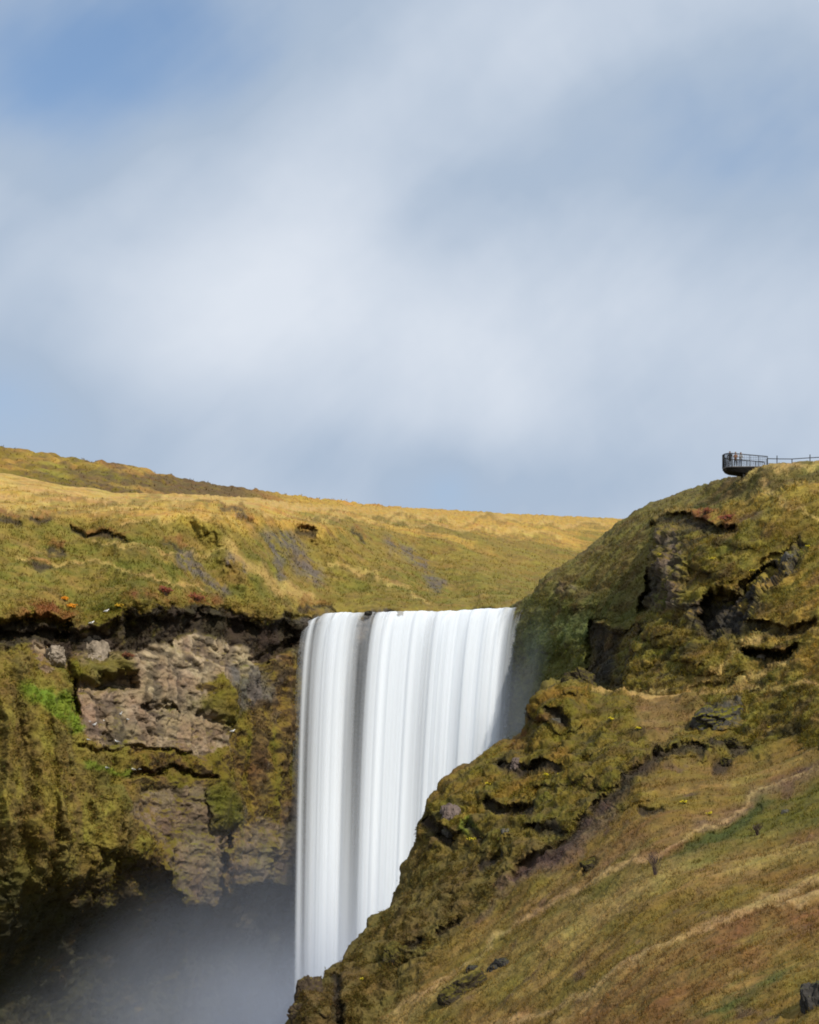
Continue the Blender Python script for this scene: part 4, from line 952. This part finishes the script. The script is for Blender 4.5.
# ------------------------------------------------------------------ shrubs and flowers
def bush(S, u, v, h, r, leafcol, name, label, cat, group, nl=220, ls=.07, twigcol=(.07, .045, .035), ntw=26, twiggy=False):
    P, N, c = S.at(u, v)
    root = empty(name, P)
    tag(root, label, cat, group)
    vs, fs = [], []
    tips = []
    for k in range(ntw):
        an = random.random() * 6.283; sp = random.random() ** .7
        top = Vector((math.cos(an) * sp * r, math.sin(an) * sp * r, h * random.uniform(.6, 1.0) * (1 - .35 * sp)))
        mid = top * .5 + Vector((random.uniform(-.1, .1) * r, random.uniform(-.1, .1) * r, .12 * h))
        pts = [Vector((math.cos(an) * .06 * r, math.sin(an) * .06 * r, -.15)), mid, top]
        chains = [(pts, .03 if not twiggy else .024)]
        for q in range(3 if twiggy else 1):
            s0 = mid.lerp(top, random.random() * .8)
            chains.append(([s0, s0.lerp(top, .6) + Vector((random.uniform(-.25, .25) * r, random.uniform(-.25, .25) * r, h * .1)), s0.lerp(top, 1.) + Vector((random.uniform(-.4, .4) * r, random.uniform(-.4, .4) * r, h * .16))], .016 if not twiggy else .014))
        for ch, w in chains:
            for a, b, wa, wb in ((ch[0], ch[1], w, w * .7), (ch[1], ch[2], w * .7, w * .25)):
                d = (b - a).normalized(); x = d.orthogonal().normalized(); y = d.cross(x)
                i0 = len(vs)
                for cc, ww in ((a, wa), (b, wb)):
                    for t in range(3):
                        g = t * 2.094
                        vs.append(cc + (x * math.cos(g) + y * math.sin(g)) * ww)
                for t in range(3):
                    fs.append((i0 + t, i0 + (t + 1) % 3, i0 + 3 + (t + 1) % 3, i0 + 3 + t))
            tips += [ch[1].lerp(ch[2], random.random()) for _ in range(4)] + [ch[2]]
    obj_from('stem', vs, fs, simple_mat('twig', twigcol, .9), root, smooth=False)
    if nl:
        vs, fs = [], []
        for k in range(nl):
            c0 = random.choice(tips) + Vector((random.gauss(0, .1 * r), random.gauss(0, .1 * r), random.gauss(0, .06 * h)))
            a = Vector((random.gauss(0, 1), random.gauss(0, 1), random.gauss(0, 1))).normalized(); b = a.orthogonal().normalized()
            s = ls * random.uniform(.6, 1.5); i0 = len(vs)
            vs += [c0 - a * s, c0 + b * s * .6, c0 + a * s, c0 - b * s * .6]; fs.append((i0, i0 + 1, i0 + 2, i0 + 3))
        obj_from('foliage', vs, fs, simple_mat('leaf', leafcol, .7, .4, 4.), root, smooth=False)
    return root


bush(A, 656, 878, 2.0, .75, None, 'shrub', 'withered leafless purple brown shrub standing upright by the middle trail', 'shrub', 'bushes', 0, twigcol=(.075, .05, .05), ntw=20, twiggy=True)
bush(A, 757, 836, 1.0, .6, (.07, .05, .03), 'shrub', 'low dark withered shrub in the green strip under the upper trail', 'shrub', 'bushes', 120, .05, ntw=20, twiggy=True)
RED = (.20, .045, .022); ORG = (.62, .24, .01); YEL = (.62, .42, .01)
bush(C, 165, 594, .9, 1.0, RED, 'shrub', 'red autumn shrub on the cliff lip nearer the left bulge of turf', 'shrub', 'bushes', 260, .10)
bush(C, 197, 600, .8, 1.2, (.22, .06, .025), 'shrub', 'wider rusty red shrub on the cliff lip closer to the waterfall', 'shrub', 'bushes', 280, .10)
bush(C, 127, 660, .8, .7, (.17, .06, .025), 'shrub', 'small reddish shrub on the tuft hanging over the tan rock', 'shrub', 'bushes', 180, .09)
bush(B, 707, 517, .6, 1.1, (.20, .06, .025), 'shrub', 'reddish shrub along the sward edge above the dark headland overhang', 'shrub', 'bushes', 220, .09)
bush(B, 727, 519, .55, .9, (.22, .05, .03), 'shrub', 'smaller crimson shrub at the right end of the headland overhang', 'shrub', 'bushes', 180, .09)
for S, u, v, h, r, c, lab in ((C, 65, 604, .5, .45, ORG, 'upper bright orange flower clump on the left cliff lip'), (C, 71, 609, .6, .6, ORG, 'lower and wider orange flower clump on the left cliff lip'),
                              (C, 118, 609, .5, .5, (.5, .3, .015), 'dull yellow flower clump where the dark turf overhang begins')):
    bush(S, u, v, h, r, c, 'flower_clump', lab, 'flowers', 'orange flower clumps on the cliff lip', 170, .085, (.06, .07, .02), 16)
for S, u, v, k, lab in ((A, 612, 725, 1., 'yellow flower tuft on the bench right of the knoll hollow'), (A, 639, 737, 1., 'yellow flower tuft in the brown heather below the bench trail'),
                        (A, 771, 730, 1.2, 'yellow flower tuft right of the broad grey slab'), (A, 547, 779, 1., 'left one of two yellow flower tufts below the square pinkish stone'),
                        (A, 560, 778, .8, 'right one of two yellow flower tufts below the square pinkish stone'), (A, 473, 843, 1.3, 'yellow flower tuft on bright moss beside the bare pinkish boulder'),
                        (A, 362, 982, .9, 'yellow flower tuft low on the steep crag near the pinnacle'), (A, 685, 806, 1., 'yellow flower tuft on the brown slope above the upper trail'),
                        (A, 710, 815, 1., 'yellow flower tuft touching the upper trail'), (A, 488, 787, .8, 'yellow flower tuft on the crag crest above the dark hollow'),
                        (B, 713, 561, 1., 'yellow flower tuft in the middle of the mossy headland face'), (B, 666, 561, .9, 'yellow flower tuft on the rock column of the headland'),
                        (B, 809, 549, 1., 'yellow flower tuft on the smooth headland grass right of the gully top'), (B, 752, 573, 1.2, 'lime yellow flower tuft beside the headland gully')):
    bush(S, u, v, .3 * k, .3 * k, (.55, .45, .012), 'flower_clump', lab, 'flowers', 'yellow flower tufts', 60, .06, (.07, .08, .02), 8)


# ------------------------------------------------------------------ seabirds on the cliff
def lathe(prof, n=10):
    vs, fs = [], []
    for x, z, ry, rz in prof:
        for k in range(n):
            a = k * 6.28318 / n
            vs.append((x, math.cos(a) * ry, z + math.sin(a) * rz))
    m = len(prof)
    for i in range(m - 1):
        for k in range(n):
            fs.append((i * n + k, i * n + (k + 1) % n, (i + 1) * n + (k + 1) % n, (i + 1) * n + k))
    fs.append(tuple(range(n))); fs.append(tuple(reversed(range((m - 1) * n, m * n))))
    return vs, fs


WHITE = simple_mat('white_plumage', (.80, .80, .78), .8, .06); PGREY = simple_mat('grey_plumage', (.42, .43, .45), .8, .1); BEAK = simple_mat('beak', (.45, .33, .10), .5, .05)
bird0 = empty('seabird', (0, 0, 0))
obj_from('body', *lathe([(-.27, .10, .01, .01), (-.20, .11, .035, .02), (-.10, .13, .09, .07), (.02, .14, .115, .10), (.11, .17, .10, .10), (.17, .22, .065, .075), (.20, .28, .055, .055), (.24, .31, .058, .055), (.29, .31, .035, .035), (.305, .31, .012, .012)]), WHITE, bird0)
for s in (-1, 1):
    w = obj_from('wing', *lathe([(-.30, .11, .004, .01), (-.16, .14, .016, .04), (.0, .16, .02, .07), (.09, .16, .015, .05), (.12, .16, .004, .01)], 8), PGREY, bird0); w.location = (0, s * .105, 0)
bk = obj_from('beak', *lathe([(.295, .305, .016, .016), (.33, .303, .012, .013), (.355, .297, .003, .004)], 6), BEAK, bird0)
birds = [(122, 715, 'white seabird perched highest on the middle of the tan rock face'), (127, 721, 'white seabird just below and right of the highest tan rock bird'), (108, 722, 'faint white seabird midway along the tan rock shelf'),
         (89, 722, 'upper bird of the two sitting close on the left of the tan rock'), (94, 726, 'lower bird of the two sitting close on the left of the tan rock'), (86, 741, 'lone white seabird at the bottom left corner of the tan rock'),
         (119, 743, 'white seabird on the lower crack of the tan rock'), (103, 770, 'white seabird alone on the bright green ledge below the tan rock'), (129, 771, 'left bird of the pair on the bright green ledge'),
         (135, 769.5, 'right bird of the pair on the bright green ledge'), (230, 732, 'white seabird at the right end of the tan rock near the waterfall'), (107, 613, 'white seabird on green turf at the cliff lip'), (90, 624, 'white seabird under the green turf lip above the pale block')]
for i, (u, v, lab) in enumerate(birds):
    if i == 0: b = bird0
    else:
        b = bird0.copy(); COL.objects.link(b)
        for ch in bird0.children:
            d = ch.copy(); COL.objects.link(d); d.parent = b
    P, N, c = C.at(u, v)
    b.location = P + N * .10 + Vector((0, -.12, -.06)); b.rotation_euler = (0, 0, random.uniform(-.9, .9) + (math.pi if random.random() < .5 else 0)); s = 1.05; b.scale = (s, s, s)
    tag(b, lab, 'bird', 'white seabirds nesting on the cliff')


# ------------------------------------------------------------------ viewing platform, people, fence
STEEL = simple_mat('dark_steel', (.018, .017, .017), .6, .2, 4., .3); GALV = simple_mat('weathered_steel', (.12, .115, .115), .5, .2, 5., .5)
PY = 285.0
def pz(v): return (HY - v) * PY / F
def pxx(u): return (u - CX) * PY / F
FLOOR = pz(468.8)


def boxes(lst):
    vs, fs = [], []
    for a, b, w in lst:                      # bars from a to b with square section w (or (w, h))
        a, b = Vector(a), Vector(b); d = (b - a).normalized()
        x = d.cross(Vector((0, 0, 1)));  x = Vector((1, 0, 0)) if x.length < 1e-4 else x.normalized(); y = x.cross(d).normalized()
        wx, wy = (w, w) if not isinstance(w, tuple) else w
        i0 = len(vs)
        for p in (a, b):
            for sx, sy in ((-1, -1), (1, -1), (1, 1), (-1, 1)): vs.append(p + x * sx * wx / 2 + y * sy * wy / 2)
        fs += [(i0, i0 + 1, i0 + 2, i0 + 3), (i0 + 7, i0 + 6, i0 + 5, i0 + 4)] + [(i0 + k, i0 + 4 + k, i0 + 4 + (k + 1) % 4, i0 + (k + 1) % 4) for k in range(4)]
    return vs, fs


plat = empty('viewing_platform', (pxx(744), PY, FLOOR))
tag(plat, 'dark steel viewing platform jutting from the headland crest against the sky', 'platform')
x0, x1 = pxx(722.5) - pxx(744), pxx(766) - pxx(744)
yd = 1.25
# deck with a rounded nose, and the keel under it that tapers like a boat
n = 8
out_ = [(x1, -yd), (x1, yd)] + [(x0 + .9 - math.sin(math.pi * k / n) * .9, yd * math.cos(math.pi * k / n)) for k in range(n + 1)]
m_ = len(out_)
vs = [(x, y, 0) for x, y in out_] + [(x, y, -.10) for x, y in out_]
fs = [tuple(range(m_))[::-1], tuple(range(m_, 2 * m_))] + [(k, (k + 1) % m_, m_ + (k + 1) % m_, m_ + k) for k in range(m_)]
obj_from('deck', vs, fs, GALV, plat, smooth=False)
vs, fs = [], []
prof = [(0, .12, .02), (.06, .30, .75), (.16, .50, .95), (.30, .60, 1.), (.45, .72, 1.), (.60, .85, .97), (.75, .85, .95), (1., .60, .95)]  # deepened to the right, standing in for the shadow between deck and slope
for t, dz, wd_ in prof:
    x = x0 + .05 + t * (x1 - x0 - .05)
    for y, z in ((-yd * wd_ * .98, -.103), (-yd * wd_ * .75, -.103 - dz * .75), (0, -.103 - dz), (yd * wd_ * .75, -.103 - dz * .75), (yd * wd_ * .98, -.103)): vs.append((x, y, z))
for i in range(len(prof) - 1):
    for k in range(5): fs.append((i * 5 + k, i * 5 + (k + 1) % 5, i * 5 + 5 + (k + 1) % 5, i * 5 + 5 + k))
fs += [tuple(range(5))[::-1], tuple(range(len(vs) - 5, len(vs)))]
obj_from('keel_and_shade', vs, fs, STEEL, plat, smooth=False)
for u in (742.5, 750.0):
    for s in (-1, 1):
        x = pxx(u) - pxx(744)
        obj_from('support_post', *boxes([((x, s * .7, -.3), (x + .25, s * .7, -3.2), .2)]), STEEL, plat, smooth=False)
rail_path = [(x1, -yd)] + [(x0 + .9 - math.sin(math.pi * k / 6) * .9, -yd * math.cos(math.pi * k / 6)) for k in range(7)] + [(x1, yd)]
rh = lambda x: 1.44 - .42 * min(max((x - x0) / (x1 - x0), 0), 1)
pts_ = []
for (ax, ay), (bx, by) in zip(rail_path[:-1], rail_path[1:]):
    L_ = math.hypot(bx - ax, by - ay); k_ = max(1, round(L_ / .85))
    pts_ += [(ax + (bx - ax) * i / k_, ay + (by - ay) * i / k_) for i in range(k_)]
pts_.append(rail_path[-1])
for x, y in pts_: obj_from('rail_post', *boxes([((x, y, 0), (x, y, rh(x)), .07)]), STEEL, plat, smooth=False)
obj_from('handrail', *boxes([((a[0], a[1], rh(a[0])), (b[0], b[1], rh(b[0])), .08) for a, b in zip(pts_[:-1], pts_[1:])]), STEEL, plat, smooth=False)
obj_from('rail_mesh', *boxes([((a[0], a[1], z), (b[0], b[1], z), .022 if a[0] > x0 + 1.6 else .04) for a, b in zip(pts_[:-1], pts_[1:]) for z in (.12, .32, .52, .72, .92)]
                             + [((a[0] + (b[0] - a[0]) * t, a[1] + (b[1] - a[1]) * t, .1), (a[0] + (b[0] - a[0]) * t, a[1] + (b[1] - a[1]) * t, rh(a[0]) ), .022 if a[0] > x0 + 1.6 else .04) for a, b in zip(pts_[:-1], pts_[1:]) for t in (.2, .4, .6, .8)]), STEEL, plat, smooth=False)

fence = empty('fence', (pxx(768), PY, FLOOR))
tag(fence, 'thin dark handrail fence running along the crest from the platform to the right edge', 'fence')
fz = lambda u, v: (pxx(u) - pxx(768), 0, pz(v) - FLOOR)
tops = [(767, 458.6), (777, 458.9), (792, 459.0), (810, 457.8), (826, 457.0), (842, 456.)]
for (u, v), ex in zip(tops, (0, .35, 0, .35, 0, 0)):
    a = fz(u, v); obj_from('rail_post', *boxes([((a[0], 0, a[2] + ex), (a[0], 0, a[2] - 1.5), .09)]), STEEL, fence, smooth=False)
obj_from('handrail', *boxes([(fz(*a), fz(*b), .075) for a, b in zip(tops[:-1], tops[1:])]), STEEL, fence, smooth=False)
obj_from('lower_rail', *boxes([(tuple(np.array(fz(*a)) - (0, 0, .5)), tuple(np.array(fz(*b)) - (0, 0, .5)), .03) for a, b in zip(tops[:-1], tops[1:])]), STEEL, fence, smooth=False)

SKIN = simple_mat('skin', (.36, .23, .17), .6, .08)
def person(u, dy, h, jacket, trousers, haircol, face, label, lean=.08):
    k = h / 1.75
    # joints (face looks along -y before turning)
    J = {}; E = []; R = {}
    def j(n, x, y, z, r, par=None):
        J[n] = (x * k, y * k, z * k); R[n] = r * k
        if par: E.append((par, n))
    j('pelvis', 0, 0, .95, .135); j('waist', 0, -.01, 1.10, .125, 'pelvis'); j('chest', 0, -lean * .5, 1.30, .15, 'waist'); j('neckbase', 0, -lean * .8, 1.45, .085, 'chest'); j('neck', 0, -lean, 1.52, .055, 'neckbase')
    j('jaw', 0, -lean - .035, 1.585, .068, 'neck'); j('head', 0, -lean - .01, 1.665, .092, 'jaw'); j('crown', 0, -lean + .005, 1.715, .065, 'head'); j('nose', 0, -lean - .115, 1.635, .014, 'head')
    for s, sn in ((-1, 'l'), (1, 'r')):
        j('ear' + sn, s * .088, -lean, 1.645, .016, 'head')
        j('shoulder' + sn, s * .17, -lean * .7, 1.40, .075, 'chest'); j('elbow' + sn, s * .25, -.10, 1.16, .05, 'shoulder' + sn); j('wrist' + sn, s * .16, -.33, 1.10, .033, 'elbow' + sn)
        j('palm' + sn, s * .14, -.40, 1.09, .035, 'wrist' + sn)
        for q, (dx, ln) in enumerate(((-.03, .075), (-.01, .085), (.01, .08), (.03, .062))):
            j('f%d%s' % (q, sn), s * .14 + dx, -.40 - ln * .6, 1.085, .0095, 'palm' + sn); j('t%d%s' % (q, sn), s * .14 + dx, -.40 - ln, 1.05, .0085, 'f%d%s' % (q, sn))
        j('thumb' + sn, s * .14 - s * .05, -.41, 1.07, .011, 'palm' + sn)
        j('hip' + sn, s * .10, 0, .88, .105, 'pelvis'); j('knee' + sn, s * .11, -.02, .50, .065, 'hip' + sn); j('ankle' + sn, s * .115, .02, .09, .045, 'knee' + sn); j('toe' + sn, s * .125, -.15, .04, .038, 'ankle' + sn)
    names = list(J)
    me = bpy.data.meshes.new('person'); me.from_pydata([J[n] for n in names], [(names.index(a), names.index(b)) for a, b in E], [])
    tmp = bpy.data.objects.new('person', me); COL.objects.link(tmp)
    md = tmp.modifiers.new('skin', 'SKIN'); md.use_smooth_shade = True
    sv = me.skin_vertices[0].data
    for i, n_ in enumerate(names):
        sv[i].radius = (R[n_], R[n_]); sv[i].use_root = (n_ == 'pelvis')
    tmp.modifiers.new('sub', 'SUBSURF').levels = 1
    bpy.context.view_layer.update()
    dg = bpy.context.evaluated_depsgraph_get()
    me2 = bpy.data.meshes.new_from_object(tmp.evaluated_get(dg))
    bpy.data.objects.remove(tmp)
    for m in (SKIN, jacket, trousers): me2.materials.append(m)
    me2.materials.append(STEEL)
    for p in me2.polygons:
        c = p.center / k
        hand = c.y < -.335 and c.z < 1.2
        p.material_index = 0 if (c.z > 1.53 or hand) else 3 if c.z < .1 else 2 if c.z < .93 else 1
    o = bpy.data.objects.new('person', me2); COL.objects.link(o)
    o.location = (pxx(u), PY + dy, FLOOR + .003); o.rotation_euler = (0, 0, face)
    tag(o, label, 'person', 'people on the viewing platform')
    bm = bmesh.new(); bmesh.ops.create_uvsphere(bm, u_segments=14, v_segments=8, radius=.108 * k)
    bmesh.ops.delete(bm, geom=[v for v in bm.verts if v.co.z < -.01 * k and v.co.y < .03 * k], context='VERTS')
    hm = bpy.data.meshes.new('hair'); bm.to_mesh(hm); bm.free(); hm.materials.append(simple_mat('hair', haircol, .7, .2))
    hh = bpy.data.objects.new('hair', hm); COL.objects.link(hh); hh.parent = o; hh.location = (0, (-lean + .012) * k, 1.675 * k)


person(729.5, -.55, 1.72, simple_mat('black_jacket', (.02, .021, .026), .7), simple_mat('navy_trousers', (.03, .035, .05), .8), (.03, .02, .015), math.radians(-35), 'person in a black jacket leaning at the rounded nose of the viewing platform')
person(735.0, -.50, 1.66, simple_mat('rust_jacket', (.20, .10, .055), .7), simple_mat('dark_trousers', (.035, .032, .03), .8), (.10, .05, .02), math.radians(-10), 'person in a rust coloured jacket beside the black jacketed one')
person(740.0, -.45, 1.64, simple_mat('grey_jacket', (.25, .25, .26), .7), simple_mat('blue_trousers', (.05, .07, .12), .8), (.06, .04, .03), math.radians(20), 'person in a pale grey jacket standing nearest the fence end of the platform')
# ------------------------------------------------------------------ light and sky
SUN_EL, SUN_AZ = math.radians(38), math.radians(143)     # azimuth clockwise from +Y (the view direction)
sd = Vector((math.sin(SUN_AZ) * math.cos(SUN_EL), math.cos(SUN_AZ) * math.cos(SUN_EL), math.sin(SUN_EL)))
sl = bpy.data.lights.new('sun', 'SUN'); sl.energy = 4.5; sl.angle = math.radians(.5); sl.color = (1, .93, .82)
so = bpy.data.objects.new('sun', sl); COL.objects.link(so)
so.rotation_euler = sd.to_track_quat('Z', 'Y').to_euler(); so.location = sd * 500

wd = bpy.data.worlds.new('World'); scene.world = wd; wd.use_nodes = True
nt = wd.node_tree; nt.nodes.clear(); N, L = nt.nodes.new, nt.links.new
out = N('ShaderNodeOutputWorld'); bg = N('ShaderNodeBackground'); L(bg.outputs[0], out.inputs[0])
sky = N('ShaderNodeTexSky'); sky.sky_type = 'NISHITA'; sky.sun_disc = False
sky.sun_elevation = SUN_EL; sky.sun_rotation = SUN_AZ; sky.altitude = 50; sky.air_density = 1.0; sky.dust_density = .6; sky.ozone_density = 1.5
bg.inputs['Strength'].default_value = .14
tc = N('ShaderNodeTexCoord')


def dirpos(px, py):
    return Vector(((px - CX) / F, 1., (HY - py) / F))


def math_(op, a, b=None, clamp=False):
    n = N('ShaderNodeMath'); n.operation = op; n.use_clamp = clamp
    for i, x in enumerate((a, b)):
        if x is None: continue
        if isinstance(x, (int, float)): n.inputs[i].default_value = x
        else: L(x, n.inputs[i])
    return n.outputs[0]


def noise(scale, detail, rough=.5, dist=0., off=(0, 0, 0), st=(1, 1, 1), rot=(0, 0, 0)):
    mp = N('ShaderNodeMapping'); mp.inputs['Location'].default_value = off; mp.inputs['Scale'].default_value = st; mp.inputs['Rotation'].default_value = rot
    L(tc.outputs['Generated'], mp.inputs[0])
    n = N('ShaderNodeTexNoise'); n.inputs['Scale'].default_value = scale; n.inputs['Detail'].default_value = detail; n.inputs['Roughness'].default_value = rough; n.inputs['Distortion'].default_value = dist
    L(mp.outputs[0], n.inputs['Vector'])
    return n.outputs[0]


def puff(px, py, r, amp, stretch=(1, 1), rot=0.):
    """a soft clearing (amp < 0) or a thick heap (amp > 0) of cloud in one part of the sky"""
    c = dirpos(px, py).normalized(); rr = r / F
    mp = N('ShaderNodeMapping'); mp.vector_type = 'TEXTURE'
    mp.inputs['Location'].default_value = c; mp.inputs['Scale'].default_value = (rr * stretch[0], rr * 2, rr * stretch[1]); mp.inputs['Rotation'].default_value = (0, rot, 0)
    L(tc.outputs['Generated'], mp.inputs[0])
    ln = N('ShaderNodeVectorMath'); ln.operation = 'LENGTH'; L(mp.outputs[0], ln.inputs[0])
    sq = math_('MULTIPLY', ln.outputs['Value'], ln.outputs['Value'])
    ex = math_('EXPONENT', math_('MULTIPLY', sq, -1.))
    return math_('MULTIPLY', ex, amp)


base = noise(9., 5, .5, .3, (3.1, 0, 1.7))
base = math_('ADD', math_('MULTIPLY', math_('SUBTRACT', base, .5), 1.1), .66)
fine = noise(26., 4, .5, .2, (7.7, 2, 0))
base = math_('ADD', base, math_('MULTIPLY', math_('SUBTRACT', fine, .5), .18))
# long soft streaks that climb to the right
mpa = N('ShaderNodeMapping'); mpa.inputs['Rotation'].default_value = (0, math.radians(38), 0); L(tc.outputs['Generated'], mpa.inputs[0])
mpb = N('ShaderNodeMapping'); mpb.inputs['Scale'].default_value = (.3, 1, 1.5); mpb.inputs['Location'].default_value = (2.3, .4, 5.1); L(mpa.outputs[0], mpb.inputs[0])
nst = N('ShaderNodeTexNoise'); nst.inputs['Scale'].default_value = 11; nst.inputs['Detail'].default_value = 4; nst.inputs['Distortion'].default_value = .4; L(mpb.outputs[0], nst.inputs['Vector'])
base = math_('ADD', base, math_('MULTIPLY', math_('SUBTRACT', nst.outputs[0], .5), .75))
for args in ((175, 30, 185, -.92, (1.35, .55), .1), (40, 80, 110, -.6, (1.2, .5), .0), (740, 130, 150, -.68, (.8, .7), 0.), (560, 210, 130, -.4, (1.2, .6), 0.), (90, 435, 190, -.52, (1.3, .4), .12), (300, 440, 90, -.2, (1, .5), 0),
             (30, 230, 90, -.12, (1., 1.), 0), (230, 340, 130, .45, (1., .8), 0.), (330, 210, 120, .25, (.8, 1.), .5), (480, 380, 110, .35, (1., .7), 0.), (760, 300, 110, .3, (1., .7), 0.), (420, 90, 120, .25, (1.6, .6), -.3), (560, 30, 120, .2, (1.5, .5), 0), (560, 500, 160, -.28, (1.8, .3), 0), (400, 470, 120, -.08, (1.5, .35), .1)):
    base = math_('ADD', base, puff(*args[:3], args[3] * .72, *args[4:]))
cov = N('ShaderNodeMapRange'); cov.interpolation_type = 'SMOOTHSTEP'; cov.inputs[1].default_value = -.30; cov.inputs[2].default_value = .42; L(base, cov.inputs[0])
thick = N('ShaderNodeMapRange'); thick.inputs[1].default_value = .38; thick.inputs[2].default_value = 1.1; L(base, thick.inputs[0])
cc = N('ShaderNodeMix'); cc.data_type = 'RGBA'
cc.inputs['A'].default_value = (3.0, 3.68, 4.65, 1); cc.inputs['B'].default_value = (5.2, 5.6, 6.2, 1)
L(thick.outputs[0], cc.inputs['Factor'])
mxs = N('ShaderNodeMix'); mxs.data_type = 'RGBA'
L(cov.outputs[0], mxs.inputs['Factor']); L(sky.outputs[0], mxs.inputs['A']); L(cc.outputs['Result'], mxs.inputs['B'])
L(mxs.outputs['Result'], bg.inputs['Color'])
scene.cycles.volume_bounces = 4
# ------------------------------------------------------------------ camera
cam = bpy.data.cameras.new('camera'); co = bpy.data.objects.new('camera', cam); COL.objects.link(co)
co.location = (0, 0, 0); co.rotation_euler = (math.pi / 2, 0, 0)
cam.sensor_fit = 'VERTICAL'; cam.sensor_height = 36.; cam.lens = 36. * F / FH
cam.shift_y = (HY - FH / 2) / FH
scene.cycles.filter_width = 1.9
cam.clip_start = 1.; cam.clip_end = 20000.
scene.camera = co
scene.view_settings.view_transform = 'Standard'; scene.view_settings.look = 'None'; scene.view_settings.gamma = 1
scene.view_settings.use_curve_mapping = False
